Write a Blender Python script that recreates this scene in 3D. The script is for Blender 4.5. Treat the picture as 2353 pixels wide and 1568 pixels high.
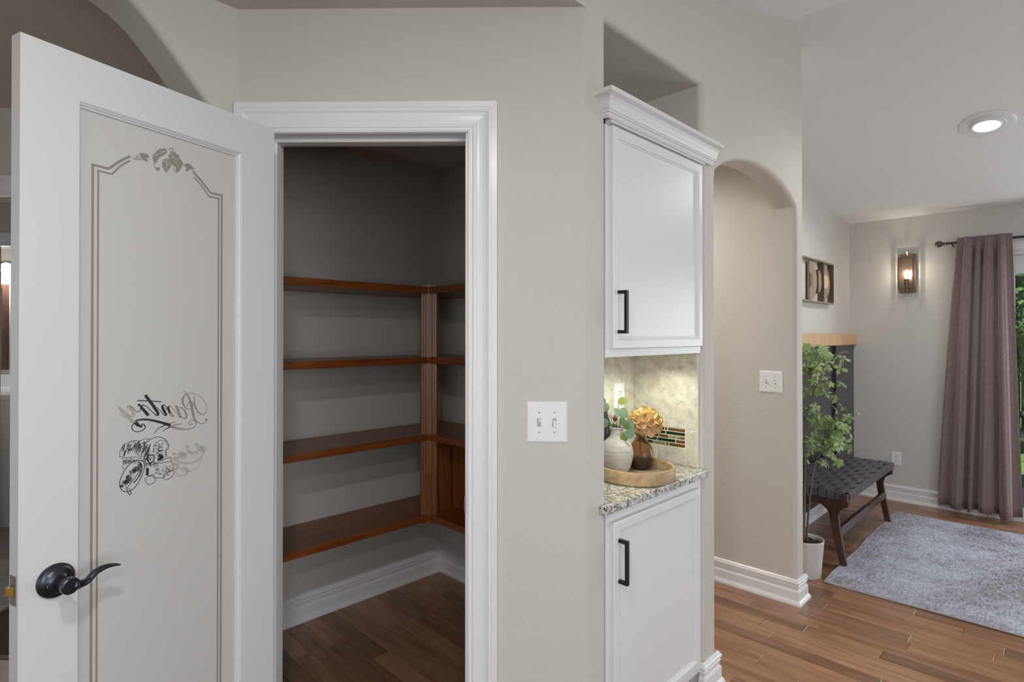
import bpy, bmesh, math, random
from mathutils import Vector, Matrix
R = random.Random(7)
PI = math.pi
sc = bpy.context.scene
for o in list(bpy.data.objects): bpy.data.objects.remove(o)
C = bpy.context.collection

# ---------------------------------------------------------------- camera, world, light, exposure
# house axes: X runs along the cabinet wall, Y runs back along the hallway, camera foot at the origin
AZ = math.radians(44.7); CAMH = 1.4316
cam = bpy.data.cameras.new('camera'); camo = bpy.data.objects.new('camera', cam); C.objects.link(camo)
cam.sensor_fit = 'HORIZONTAL'; cam.sensor_width = 36; cam.lens = 20.0; cam.shift_y = -0.00886; cam.clip_start = .02
camo.location = (0, 0, CAMH); camo.rotation_euler = (PI/2 + math.radians(.3), 0, AZ - PI/2)
sc.camera = camo
def cw(X, Z): return (X*math.sin(AZ) + Z*math.cos(AZ), -X*math.cos(AZ) + Z*math.sin(AZ))   # right / ahead of the camera foot -> house axes

sc.view_settings.view_transform = 'Standard'; sc.view_settings.look = 'None'
sc.view_settings.gamma = 1; sc.view_settings.use_curve_mapping = False
sc.view_settings.exposure = 0.0
try:
    sc.cycles.use_denoising = True; sc.cycles.max_bounces = 10; sc.cycles.diffuse_bounces = 6
    sc.cycles.sample_clamp_indirect = 6.0; sc.cycles.caustics_reflective = False; sc.cycles.caustics_refractive = False
except Exception: pass

w = bpy.data.worlds.new('sky'); sc.world = w; w.use_nodes = True
nt = w.node_tree; bg = nt.nodes['Background']
sky = nt.nodes.new('ShaderNodeTexSky'); sky.sky_type = 'HOSEK_WILKIE'; sky.turbidity = 4.0; sky.ground_albedo = .3
sky.sun_direction = Vector((-.5, .1, .8)).normalized()
nt.links.new(sky.outputs['Color'], bg.inputs['Color']); bg.inputs['Strength'].default_value = 1.9

def lamp(name, kind, loc, power, color=(1, 1, 1), size=.1, rot=None, to=None, sizey=None, spot=None):
    l = bpy.data.lights.new(name, kind); l.energy = power; l.color = color
    if kind == 'AREA':
        l.shape = 'RECTANGLE' if sizey else 'DISK'; l.size = size
        if sizey: l.size_y = sizey
    elif kind in ('POINT', 'SPOT'): l.shadow_soft_size = size
    if kind == 'SPOT': l.spot_size = spot[0]; l.spot_blend = spot[1]
    o = bpy.data.objects.new(name, l); C.objects.link(o); o.location = loc
    if to is not None:
        o.rotation_euler = (Vector(to) - Vector(loc)).to_track_quat('-Z', 'Y').to_euler()
    elif rot: o.rotation_euler = rot
    return o
sun = lamp('sun_light_offscreen', 'SUN', (0, 0, 12), 8.0, (1, .95, .86), to=(6, -1, 3.5)); sun.data.angle = .02
DAY = (.93, .97, 1.0); WARM = (1.0, .90, .78)
# daylight entering by the windows behind the camera and by the patio door
lamp('window_garden_daylight_offscreen', 'AREA', (-.2, -3.55, 1.35), 84, DAY, 3.6, to=(-.2, 0, 1.35), sizey=1.9)
lamp('window_kitchen_daylight_offscreen', 'AREA', (-3.0, -1.9, 1.35), 34, DAY, 2.6, to=(0, -1.9, 1.35), sizey=1.9)
lamp('patio_door_daylight_offscreen', 'AREA', (5.93, -.88, 1.0), 58, DAY, 1.4, to=(4, -.88, .95), sizey=1.9)

# ---------------------------------------------------------------- materials
MATS = {}
def newmat(name):
    m = bpy.data.materials.new(name); m.use_nodes = True; MATS[name] = m
    n = m.node_tree.nodes; b = n['Principled BSDF']
    return m, m.node_tree, n, b
def link(t, a, b): t.links.new(a, b)
def simple(name, col, rough=.5, metal=0, spec=.5, coat=0, trans=0, ior=1.45, emit=None, es=0, sub=0):
    m, t, n, b = newmat(name)
    b.inputs['Base Color'].default_value = (*col, 1); b.inputs['Roughness'].default_value = rough
    b.inputs['Metallic'].default_value = metal; b.inputs['Specular IOR Level'].default_value = spec
    b.inputs['Coat Weight'].default_value = coat; b.inputs['Transmission Weight'].default_value = trans; b.inputs['IOR'].default_value = ior
    if emit: b.inputs['Emission Color'].default_value = (*emit, 1); b.inputs['Emission Strength'].default_value = es
    return m
def coords(t, scale=(1, 1, 1), kind='Object', rot=(0, 0, 0)):
    n = t.nodes
    if kind == 'World':
        g = n.new('ShaderNodeNewGeometry'); src = g.outputs['Position']
    else:
        g = n.new('ShaderNodeTexCoord'); src = g.outputs[kind]
    mp = n.new('ShaderNodeMapping'); mp.inputs['Scale'].default_value = scale; mp.inputs['Rotation'].default_value = rot
    link(t, src, mp.inputs['Vector']); return mp.outputs['Vector']
def noise(t, vec, scale=5, detail=4, rough=.55, dist=0):
    n = t.nodes.new('ShaderNodeTexNoise'); n.inputs['Scale'].default_value = scale; n.inputs['Detail'].default_value = detail
    n.inputs['Roughness'].default_value = rough; n.inputs['Distortion'].default_value = dist
    if vec is not None: link(t, vec, n.inputs['Vector'])
    return n.outputs['Fac']
def ramp(t, fac, stops):
    r = t.nodes.new('ShaderNodeValToRGB'); e = r.color_ramp.elements
    while len(e) < len(stops): e.new(.5)
    for el, (p, c) in zip(e, stops): el.position = p; el.color = (*c, 1)
    link(t, fac, r.inputs['Fac']); return r.outputs['Color']
def mixc(t, a, b, fac=.5, mode='MIX'):
    m = t.nodes.new('ShaderNodeMix'); m.data_type = 'RGBA'; m.blend_type = mode
    for s, v in (('Factor', fac), ('A', a), ('B', b)):
        i = [k for k in m.inputs if k.name == s and (k.type == 'VALUE' if s == 'Factor' else k.type == 'RGBA')][0]
        if hasattr(v, 'is_output'): link(t, v, i)
        else: i.default_value = v if s == 'Factor' else (*v, 1)
    return [k for k in m.outputs if k.type == 'RGBA'][0]
def bump(t, b, h, strength=.2, dist=.002):
    k = t.nodes.new('ShaderNodeBump'); k.inputs['Strength'].default_value = strength; k.inputs['Distance'].default_value = dist
    link(t, h, k.inputs['Height']); link(t, k.outputs['Normal'], b.inputs['Normal'])

def paint(name, col, rough=.6, tex=.35, scale=110, spec=.3):
    m, t, n, b = newmat(name)
    v = coords(t, kind='World')
    big = noise(t, v, 1.3, 2)
    c = mixc(t, col, tuple(x*.965 for x in col), big)
    link(t, c, b.inputs['Base Color']); b.inputs['Roughness'].default_value = rough; b.inputs['Specular IOR Level'].default_value = spec
    if tex: bump(t, b, noise(t, v, scale, 3, .6), tex, .0022)
    return m
WALL = paint('wall_beige', (.60, .568, .522), .62, .6, 70)
WALLG = paint('wall_greige', (.63, .612, .585), .5, .5, 65)
CEIL = paint('ceiling_white', (.80, .80, .805), .7, .5, 60)
TRIM = paint('trim_white', (.80, .80, .81), .28, 0, spec=.5)
CAB = paint('cabinet_white', (.76, .76, .77), .33, 0, spec=.45)
DOORW = paint('door_white', (.67, .67, .68), .36, .03, 60, spec=.45)
PLATE = simple('switch_plastic', (.82, .82, .83), .3)

def wood(name, c1, c2, c3, axis='x', scale=1.0, rough=.35, objrand=0, coat=0, vein=.5, spec=.5):
    """Streaked wood grain; axis is the direction of the grain."""
    m, t, n, b = newmat(name)
    s = {'x': (1.2, 14, 14), 'y': (14, 1.2, 14), 'z': (14, 14, 1.2)}[axis]
    g = n.new('ShaderNodeNewGeometry'); oi = n.new('ShaderNodeObjectInfo')
    off = n.new('ShaderNodeVectorMath'); off.operation = 'SCALE'; off.inputs[0].default_value = (17.3, 9.1, 5.7)
    link(t, oi.outputs['Random'], off.inputs['Scale'])
    ad = n.new('ShaderNodeVectorMath'); ad.operation = 'ADD'; link(t, g.outputs['Position'], ad.inputs[0]); link(t, off.outputs[0], ad.inputs[1])
    mp = n.new('ShaderNodeMapping'); mp.inputs['Scale'].default_value = tuple(scale*k for k in s); link(t, ad.outputs[0], mp.inputs['Vector'])
    f1 = noise(t, mp.outputs['Vector'], 2.2, 6, .62, 1.3)
    f2 = noise(t, mp.outputs['Vector'], 9, 4, .6, .4)
    col = ramp(t, f1, [(.30, c1), (.5, c2), (.72, c3)])
    col = mixc(t, col, ramp(t, f2, [(.35, (.55, .55, .55)), (.6, (1, 1, 1))]), vein*.6, 'MULTIPLY')
    if objrand:
        rr = ramp(t, oi.outputs['Random'], [(0, (1-objrand,)*3), (.55, (1, 1, 1)), (1, (1+objrand*.55, 1+objrand*.5, 1+objrand*.45))])
        col = mixc(t, col, rr, 1.0, 'MULTIPLY')
    link(t, col, b.inputs['Base Color']); b.inputs['Roughness'].default_value = rough
    b.inputs['Coat Weight'].default_value = coat; b.inputs['Coat Roughness'].default_value = .2; b.inputs['Specular IOR Level'].default_value = spec
    bump(t, b, f2, .08, .001)
    return m
FLOORW = wood('floor_wood', (.225, .108, .058), (.325, .172, .098), (.41, .235, .142), 'y', .55, .27, .36, vein=.40)
SUBF = simple('floor_gap', (.07, .035, .02), .7)
SHELFX = wood('shelf_wood_x', (.15, .036, .007), (.26, .072, .014), (.36, .118, .026), 'x', .8, .33, 0, .15, .5)
SHELFY = wood('shelf_wood_y', (.15, .036, .007), (.26, .072, .014), (.36, .118, .026), 'y', .8, .33, 0, .15, .5)
SHELFZ = wood('shelf_wood_z', (.18, .050, .010), (.30, .098, .020), (.40, .150, .036), 'z', .8, .33, 0, .15, .6)
MAPLE = wood('maple_rail', (.55, .33, .16), (.66, .43, .24), (.72, .50, .31), 'z', .5, .45, 0, 0, .3)
TRAYW = wood('tray_wood', (.40, .25, .13), (.50, .34, .19), (.58, .42, .26), 'x', .6, .5, 0, 0, .3)
TRAYF = wood('tray_floor_wood', (.42, .35, .26), (.50, .43, .33), (.57, .50, .40), 'x', .6, .5, 0, 0, .25)
WALNUT = wood('walnut', (.030, .012, .008), (.055, .022, .014), (.085, .036, .022), 'z', .8, .3, 0, .2, .5)
WALNUTX = wood('walnut_x', (.030, .012, .008), (.055, .022, .014), (.085, .036, .022), 'x', .8, .3, 0, .2, .5)
ARTW = wood('art_wood', (.22, .16, .11), (.30, .225, .165), (.37, .29, .22), 'z', .9, .6, 0, 0, .3)
ARTD = wood('art_dark_wood', (.07, .045, .03), (.11, .075, .05), (.15, .105, .075), 'z', .9, .55, 0, 0, .3)
DARKP = simple('wainscot_paint', (.032, .031, .036), .2)
BRONZE = simple('oiled_bronze', (.06, .062, .078), .28, .85)
BRONZE2 = simple('sconce_bronze', (.20, .145, .11), .36, .8)
PULL = simple('pull_dark', (.018, .018, .022), .38, .3)
STEEL = simple('latch_steel', (.35, .35, .36), .32, .9)
BRASS = simple('latch_brass', (.55, .33, .08), .3, .9)
LEATHER = simple('leather_strap', (.095, .088, .100), .32)
GROUT = simple('grout', (.74, .72, .63), .8)
def frosted():
    m, t, n, b = newmat('frosted_glass')
    b.inputs['Base Color'].default_value = (.66, .655, .645, 1); b.inputs['Roughness'].default_value = .30; b.inputs['Specular IOR Level'].default_value = .5
    tr = n.new('ShaderNodeBsdfTranslucent'); tr.inputs['Color'].default_value = (.62, .60, .57, 1)
    mx = n.new('ShaderNodeMixShader'); mx.inputs['Fac'].default_value = .18
    link(t, b.outputs[0], mx.inputs[1]); link(t, tr.outputs[0], mx.inputs[2]); link(t, mx.outputs[0], n['Material Output'].inputs['Surface'])
    return m
FROST = frosted()
ETCHT = simple('etched_taupe', (.27, .245, .215), .25)
ETCHD = simple('etched_dark', (.028, .028, .032), .25)
ETCHL = simple('etched_pale', (.40, .36, .33), .25)
def granite():
    m, t, n, b = newmat('granite')
    v = coords(t, kind='World')
    c = ramp(t, noise(t, v, 95, 5, .72, .5), [(.36, (.04, .04, .045)), (.43, (.27, .27, .27)), (.50, (.56, .55, .51)), (.62, (.74, .73, .68))])
    c2 = ramp(t, noise(t, v, 28, 4, .6, .8), [(.40, (.55, .50, .40)), (.55, (1, 1, 1))])
    link(t, mixc(t, c, c2, .8, 'MULTIPLY'), b.inputs['Base Color']); b.inputs['Roughness'].default_value = .14
    return m
GRANITE = granite()
def travertine():
    m, t, n, b = newmat('travertine')
    oi = n.new('ShaderNodeObjectInfo'); g = n.new('ShaderNodeNewGeometry')
    off = n.new('ShaderNodeVectorMath'); off.operation = 'SCALE'; off.inputs[0].default_value = (7, 11, 5); link(t, oi.outputs['Random'], off.inputs['Scale'])
    ad = n.new('ShaderNodeVectorMath'); ad.operation = 'ADD'; link(t, g.outputs['Position'], ad.inputs[0]); link(t, off.outputs[0], ad.inputs[1])
    c = ramp(t, noise(t, ad.outputs[0], 26, 7, .68, .25), [(.27, (.40, .32, .24)), (.40, (.54, .48, .39)), (.55, (.65, .61, .52)), (.75, (.70, .68, .60))])
    link(t, c, b.inputs['Base Color']); b.inputs['Roughness'].default_value = .42
    bump(t, b, noise(t, ad.outputs[0], 60, 4), .12, .001)
    return m
TRAV = travertine()
GREENG = simple('green_glass_tile', (.016, .030, .012), .12, spec=.45)
AMBERG = simple('amber_glass_tile', (.15, .070, .020), .12, spec=.45)
def mottled(name, cols, sc_, rough):
    m, t, n, b = newmat(name); c = ramp(t, noise(t, coords(t, kind='World'), sc_, 5, .65, 1), cols)
    link(t, c, b.inputs['Base Color']); b.inputs['Roughness'].default_value = rough; return m
STONET = mottled('stone_mosaic', [(.35, (.10, .075, .035)), (.5, (.26, .21, .11)), (.65, (.45, .40, .28))], 90, .4)
CERAM = mottled('matte_ceramic', [(.3, (.40, .37, .355)), (.7, (.47, .44, .42))], 30, .75)
DARKV = simple('dark_glaze', (.03, .035, .04), .12)
AMBER = simple('amber_glass', (.66, .44, .25), .03, trans=.93, ior=1.25)
def leafm(name, c1, c2, tr=.25):
    m, t, n, b = newmat(name); oi = n.new('ShaderNodeObjectInfo')
    f = noise(t, coords(t, kind='World'), 18, 2)
    ad = n.new('ShaderNodeMath'); ad.operation = 'ADD'; ad.inputs[1].default_value = 0; link(t, f, ad.inputs[0])
    k = n.new('ShaderNodeMath'); k.operation = 'MULTIPLY_ADD'; k.inputs[1].default_value = .6; link(t, oi.outputs['Random'], k.inputs[0]); link(t, ad.outputs[0], k.inputs[2])
    c = ramp(t, k.outputs[0], [(.35, c1), (.95, c2)])
    link(t, c, b.inputs['Base Color']); b.inputs['Roughness'].default_value = .5
    tl = n.new('ShaderNodeBsdfTranslucent'); link(t, c, tl.inputs['Color'])
    mx = n.new('ShaderNodeMixShader'); mx.inputs['Fac'].default_value = tr
    link(t, b.outputs[0], mx.inputs[1]); link(t, tl.outputs[0], mx.inputs[2]); link(t, mx.outputs[0], n['Material Output'].inputs['Surface'])
    return m
LEAF = leafm('plant_leaf', (.16, .28, .08), (.42, .55, .24))
EUCA = leafm('eucalyptus_leaf', (.12, .22, .15), (.24, .35, .25))
OLIVE = leafm('olive_leaf', (.13, .17, .03), (.24, .28, .06))
PETAL = leafm('hydrangea_petal', (.45, .25, .09), (.66, .44, .17), .2)
PETAL2 = leafm('hydrangea_petal_pink', (.46, .25, .14), (.60, .36, .20), .2)
GARDEN = leafm('garden_leaf', (.05, .14, .03), (.24, .40, .10), .4)
GRASS = mottled('lawn', [(.35, (.05, .14, .02)), (.65, (.16, .30, .06))], 6, .8)
BARK = simple('bark', (.15, .125, .10), .8); TWIG = simple('twig', (.30, .27, .22), .7)
CONE = simple('cone_brown', (.22, .12, .05), .7)
SOIL = mottled('soil', [(.4, (.02, .014, .01)), (.6, (.07, .05, .035))], 60, .9)
POT = simple('pot_white', (.60, .565, .55), .6)
def rugm():
    m, t, n, b = newmat('rug_pile')
    v = coords(t, kind='World')
    a1 = noise(t, coords(t, (62, 15, 15), 'World'), 1.5, 4, .75); a2 = noise(t, coords(t, (15, 62, 15), 'World'), 1.5, 4, .75)
    big = noise(t, v, 2.2, 4, .6, .3)
    mm = n.new('ShaderNodeMath'); mm.operation = 'ADD'; link(t, a1, mm.inputs[0]); link(t, a2, mm.inputs[1])
    m2 = n.new('ShaderNodeMath'); m2.operation = 'MULTIPLY_ADD'; m2.inputs[1].default_value = .56; link(t, mm.outputs[0], m2.inputs[0])
    k = n.new('ShaderNodeMath'); k.operation = 'MULTIPLY'; k.inputs[1].default_value = .50; link(t, big, k.inputs[0]); link(t, k.outputs[0], m2.inputs[2])
    c = ramp(t, m2.outputs[0], [(.64, (.15, .13, .15)), (.75, (.31, .29, .325)), (.85, (.46, .475, .55)), (.95, (.58, .63, .74))])
    link(t, c, b.inputs['Base Color']); b.inputs['Roughness'].default_value = .95; b.inputs['Specular IOR Level'].default_value = .1
    bump(t, b, mm.outputs[0], .5, .003); return m
RUG = rugm(); RUGE = simple('rug_binding', (.42, .36, .34), .9)
def fabric():
    m, t, n, b = newmat('curtain_linen')
    v1 = noise(t, coords(t, (300, 300, 40), 'World'), 1, 2); v2 = noise(t, coords(t, (40, 40, 300), 'World'), 1, 2)
    mm = n.new('ShaderNodeMath'); mm.operation = 'ADD'; link(t, v1, mm.inputs[0]); link(t, v2, mm.inputs[1])
    c = ramp(t, mm.outputs[0], [(.35, (.105, .070, .070)), (.65, (.205, .150, .150))])
    k = t.nodes.new('ShaderNodeMapRange'); k.inputs[1].default_value = .5; k.inputs[2].default_value = 1.5; link(t, mm.outputs[0], k.inputs[0])
    c = ramp(t, k.outputs[0], [(.2, (.170, .118, .116)), (.8, (.30, .232, .228))])
    link(t, c, b.inputs['Base Color']); b.inputs['Roughness'].default_value = .9; b.inputs['Specular IOR Level'].default_value = .15
    b.inputs['Sheen Weight'].default_value = .35; bump(t, b, mm.outputs[0], .25, .001); return m
LINEN = fabric()
BULB = simple('bulb_glow', (1, 1, 1), .3, emit=(1, .80, .55), es=28)
CANG = simple('downlight_glow', (1, 1, 1), .3, emit=(1, .97, .93), es=9)
PUCK = simple('puck_glow', (1, 1, 1), .3, emit=(.95, 1, .86), es=5)
VANL = simple('vanity_glow', (1, 1, 1), .3, emit=(1, .93, .82), es=5)
BGLASS = simple('bulb_glass', (1, 1, 1), .02, trans=1, ior=1.1)
PANE = None
def panem():
    m, t, n, b = newmat('window_glass')
    tr = n.new('ShaderNodeBsdfTransparent'); tr.inputs['Color'].default_value = (.95, .97, .97, 1)
    gl = n.new('ShaderNodeBsdfGlossy'); gl.inputs['Roughness'].default_value = .02
    mx = n.new('ShaderNodeMixShader'); mx.inputs['Fac'].default_value = .06
    link(t, tr.outputs[0], mx.inputs[1]); link(t, gl.outputs[0], mx.inputs[2]); link(t, mx.outputs[0], n['Material Output'].inputs['Surface']); return m
PANE = panem()
FENCE = mottled('fence_wood', [(.3, (.075, .085, .11)), (.7, (.13, .14, .17))], 14, .8)
CONC = mottled('patio', [(.3, (.36, .33, .30)), (.7, (.45, .42, .38))], 10, .85)
TILEF = mottled('stone_floor_tile', [(.3, (.34, .24, .15)), (.7, (.46, .35, .24))], 9, .35)
PLANKT = mottled('grey_plank_tile', [(.3, (.27, .22, .19)), (.7, (.38, .33, .29))], 8, .4)
FRAMEB = wood('mirror_frame_wood', (.06, .03, .02), (.10, .05, .035), (.15, .08, .05), 'z', .8, .3)
MIRR = simple('mirror_silver', (.35, .30, .27), .05, 1.0)

# ---------------------------------------------------------------- mesh helpers
ORG = {}
def setp(o, label=None, cat=None, group=None, kind=None):
    if label: o['label'] = label
    if cat: o['category'] = cat
    if group: o['group'] = group
    if kind: o['kind'] = kind
    return o
def thing(name, label, cat, loc=(0, 0, 0), group=None, kind=None):
    o = bpy.data.objects.new(name, None); C.objects.link(o); o.location = loc; o.empty_display_size = .05
    ORG[o.name] = Vector(loc); setp(o, label, cat, group, kind); return o
class MB:
    def __init__(s, T=None): s.v = []; s.f = []; s.T = T
    def add(s, vs, fs):
        k = len(s.v); s.v += [tuple(p) for p in vs]; s.f += [tuple(i+k for i in f) for f in fs]; return s
    def box(s, x0, x1, y0, y1, z0, z1):
        x0, x1 = sorted((x0, x1)); y0, y1 = sorted((y0, y1)); z0, z1 = sorted((z0, z1))
        return s.add([(x0,y0,z0),(x1,y0,z0),(x1,y1,z0),(x0,y1,z0),(x0,y0,z1),(x1,y0,z1),(x1,y1,z1),(x0,y1,z1)],
                     [(0,3,2,1),(4,5,6,7),(0,1,5,4),(1,2,6,5),(2,3,7,6),(3,0,4,7)])
    def prism(s, pts, f0, f1):                       # outline pts (2D) mapped by f0 / f1 to the two caps
        n = len(pts); vs = [f0(p) for p in pts] + [f1(p) for p in pts]
        return s.add(vs, [tuple(range(n)), tuple(range(2*n-1, n-1, -1))] + [(i, n+i, n+(i+1) % n, (i+1) % n) for i in range(n)])
    def lathe(s, c, prof, n=32, cap=True):
        vs = []; fs = []; m = len(prof)
        for i in range(n):
            a = 2*PI*i/n
            for r, z in prof: vs.append((c[0]+r*math.cos(a), c[1]+r*math.sin(a), c[2]+z))
        for i in range(n):
            j = (i+1) % n
            for k in range(m-1): fs.append((i*m+k, j*m+k, j*m+k+1, i*m+k+1))
        if cap:
            if prof[0][0] > 1e-5: fs.append(tuple(i*m for i in range(n-1, -1, -1)))
            if prof[-1][0] > 1e-5: fs.append(tuple(i*m+m-1 for i in range(n)))
        return s.add(vs, fs)
    def tube(s, path, rad, n=8, cap=True, flat=None):
        P = [Vector(p) for p in path]; m = len(P); vs = []; fs = []
        rad = rad if isinstance(rad, (list, tuple)) else [rad]*m
        up = None
        for i in range(m):
            d = (P[min(i+1, m-1)] - P[max(i-1, 0)]).normalized()
            if up is None:
                up = Vector((0, 0, 1)) if abs(d.z) < .9 else Vector((1, 0, 0))
            x = d.cross(up).normalized(); y = x.cross(d).normalized(); up = y
            for k in range(n):
                a = 2*PI*k/n; ry = rad[i]*(flat[i] if flat else 1)
                vs.append(P[i] + x*rad[i]*math.cos(a) + y*ry*math.sin(a))
        for i in range(m-1):
            for k in range(n): fs.append((i*n+k, i*n+(k+1) % n, (i+1)*n+(k+1) % n, (i+1)*n+k))
        if cap: fs += [tuple(range(n-1, -1, -1)), tuple(range((m-1)*n, m*n))]
        return s.add(vs, fs)
    def sphere(s, c, r, n=16, m=10, sz=1.0):
        return s.lathe(c, [(max(r*math.sin(PI*i/m), 1e-6), -r*sz*math.cos(PI*i/m)) for i in range(m+1)], n, False)
    def build(s, name, mat, parent=None, smooth=False, bevel=0, seg=2, loc=None, ang=40, local=False, front=None):
        o0 = ORG[parent.name] if parent is not None else Vector(loc or (0, 0, 0))
        T = s.T; vs = [Vector(T(p)) if T else Vector(p) for p in s.v]
        me = bpy.data.meshes.new(name); me.from_pydata([v if local else v - o0 for v in vs], [], s.f)
        bm = bmesh.new(); bm.from_mesh(me); bmesh.ops.recalc_face_normals(bm, faces=bm.faces)
        if front:                    # round over only the exposed edges picked by front(p, q)
            bmesh.ops.bevel(bm, geom=[e_ for e_ in bm.edges if front(e_.verts[0].co, e_.verts[1].co)], offset=bevel, segments=seg, profile=.5, affect='EDGES')
        bm.to_mesh(me); bm.free()
        if smooth:
            for p in me.polygons: p.use_smooth = True
        me.materials.append(mat)
        o = bpy.data.objects.new(name, me); C.objects.link(o)
        if parent is not None: o.parent = parent
        else: o.location = o0
        ORG[o.name] = o0
        if bevel and not front:
            b = o.modifiers.new('bevel', 'BEVEL'); b.width = bevel; b.segments = seg; b.limit_method = 'ANGLE'; b.angle_limit = math.radians(ang)
        if smooth == 'edge':
            try:
                me.set_sharp_from_angle(angle=math.radians(35))
            except Exception: pass
        return o
def sweep(path, prof, to3, closed=False):
    """path: 2D polyline; prof: (offset to the left of the path, height); mitred corners."""
    n = len(path); P = [Vector(p) for p in path]; rows = []
    for i in range(n):
        if i == 0 and not closed: d = (P[1]-P[0]).normalized(); nn = Vector((-d.y, d.x)); k = 1
        elif i == n-1 and not closed: d = (P[-1]-P[-2]).normalized(); nn = Vector((-d.y, d.x)); k = 1
        else:
            d1 = (P[i]-P[i-1]).normalized(); d2 = (P[(i+1) % n]-P[i]).normalized()
            n1 = Vector((-d1.y, d1.x)); n2 = Vector((-d2.y, d2.x)); nn = (n1+n2).normalized(); k = 1/max(.2, nn.dot(n1))
        rows.append([to3(P[i].x+nn.x*o*k, P[i].y+nn.y*o*k, h) for o, h in prof])
    m = len(prof); vs = [p for r in rows for p in r]; fs = []
    for i in range(n if closed else n-1):
        j = (i+1) % n
        for q in range(m): fs.append((i*m+q, j*m+q, j*m+(q+1) % m, i*m+(q+1) % m))
    if not closed: fs += [tuple(range(m)), tuple(range((n-1)*m+m-1, (n-1)*m-1, -1))]
    return vs, fs
def struct(o, label=None, cat=None):
    o['kind'] = 'structure'
    if label: o['label'] = label
    if cat: o['category'] = cat
    return o
def copy_obj(o, parent, loc=None, rot=None, scale=None):
    c = o.copy(); C.objects.link(c); c.parent = parent; ORG[c.name] = ORG[parent.name] if parent is not None else Vector((0, 0, 0))
    if loc is not None: c.location = loc
    if rot is not None: c.rotation_euler = rot
    if scale is not None: c.scale = scale
    return c
def arc(cx, cy, rx, ry, a0, a1, n):
    return [(cx+rx*math.cos(a0+(a1-a0)*i/n), cy+ry*math.sin(a0+(a1-a0)*i/n)) for i in range(n+1)]

# ---------------------------------------------------------------- measured planes of the house
YC = 1.052                     # face of the cabinet wall
YL = 1.815                     # face of the wall with the big arch
XS, YA = 5.835, 1.455          # sconce wall, art wall
YP, XP = 2.757, 2.165          # pantry walls
NB = 1.375                     # back of the cabinet niche
ZC = 2.44
DP = Vector((1.194, 1.244))
DD = Vector((math.cos(math.radians(-46.1)), math.sin(math.radians(-46.1))))
DN = Vector((-.7206, -.6934))  # pantry-door wall normal, towards the kitchen
def DW(s, z, out=0): p = DP + DD*s + DN*out; return (p.x, p.y, z)
def zceil(a):
    if a < 3.152: return max(ZC, 3.085 - .305*(3.152-a))
    return max(ZC, 3.085 - .29*(a-3.152))

# ---------------------------------------------------------------- floor: boards run along Y
fl = thing('floor', 'narrow oak strip floor running through pantry, hall and sitting area', 'floor', kind='structure')
MB().box(-3.2, 6.0, -3.7, 5.2, -.06, -.013).build('subfloor', SUBF, fl)
def inview(x, y):
    X = x*math.sin(AZ) - y*math.cos(AZ); Z = x*math.cos(AZ) + y*math.sin(AZ)
    if Z < .5: return None
    px = 1176.5 + 1307*X/Z; py = 770 + CAMH*1307/Z
    return (px, py, Z)
PW = .083
unit = MB()
e = .0012
unit.add([(0,0,-1),(1,0,-1),(1,1,-1),(0,1,-1),(0,0,-.12),(1,0,-.12),(1,1,-.12),(0,1,-.12),(.018,.002,0),(.982,.002,0),(.982,.998,0),(.018,.998,0)],
         [(0,3,2,1),(0,1,5,4),(1,2,6,5),(2,3,7,6),(3,0,4,7),(4,5,9,8),(5,6,10,9),(6,7,11,10),(7,4,8,11),(8,9,10,11)])
boards = []
ux = -.3
while ux < 5.9:
    y = -2.4 - R.random()*.8
    while y < 3.6:
        L = R.choice((.35, .5, .62, .8, .95, 1.1)) * R.uniform(.9, 1.1)
        cx_, cy_ = ux + PW/2, y + L/2
        inp = .75 < cx_ < 2.2 and y + L > 1.25 and y < 2.76
        inr = cx_ > 2.1 and y < 1.47
        inh = 2.24 < cx_ < 3.22 and y < 3.6
        if inp or inr or inh:
            best = None
            for yy in (y+.1*L, cy_, y+.9*L):
                q = inview(cx_, yy)
                if not q or not (600 < q[0] < 2420 and q[1] < 1640): continue
                vis = False
                if inp and 630 < q[0] < 1085 and yy > 1.5 and cx_ < 2.17: vis = True
                if q[0] > 1630 and (yy < 1.46 or cx_ < 3.22) and cx_ > 2.1:
                    if not (3.70 < cx_ < 5.36 and yy < .97): vis = True
                if vis: best = min(best or 99, q[2])
            boards.append((best or 99, ux, y, L))
        y += L
    ux += PW
boards.sort()
base = None; rest = MB()
for i, (q, bx_, by_, L) in enumerate(boards):
    if q < 99 and i < 296:
        if base is None:
            base = unit.build('floor_board', FLOORW, fl); c = base
        else: c = copy_obj(base, fl)
        c.location = (bx_+.0006, by_+.0006, 0); c.scale = (PW-.0012, L-.0012, .012)
    else:
        rest.box(bx_+.0006, bx_+PW-.0006, by_+.0006, by_+L-.0006, -.012, -.0004)
ro = rest.build('floor_boards', FLOORW, fl); ro['kind'] = 'stuff'

# ---------------------------------------------------------------- ceiling
cpts = [(-3.2, ZC), (1.037, ZC), (3.152, 3.085), (5.376, ZC), (6.0, ZC), (6.0, 3.3), (-3.2, 3.3)]
struct(MB().prism(cpts, lambda p: (p[0], -3.7, p[1]), lambda p: (p[0], YA+.1, p[1])).build('ceiling', CEIL), 'white vaulted ceiling with a ridge above the archway', 'ceiling')
struct(MB().box(.63, 2.25, 1.4, 2.85, ZC, ZC+.1).build('ceiling_pantry', CEIL), 'flat white ceiling of the pantry', 'ceiling')
struct(MB().box(2.2, 3.3, 1.157, 3.7, ZC, ZC+.1).build('ceiling_hall', CEIL), 'flat ceiling of the arched hallway', 'ceiling')
struct(MB().box(-3.2, 1.39, YC+.002, 1.83, 2.428, 2.4395).build('ceiling_recess', WALL), 'lowered beige ceiling over the pantry door recess', 'ceiling')

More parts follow.
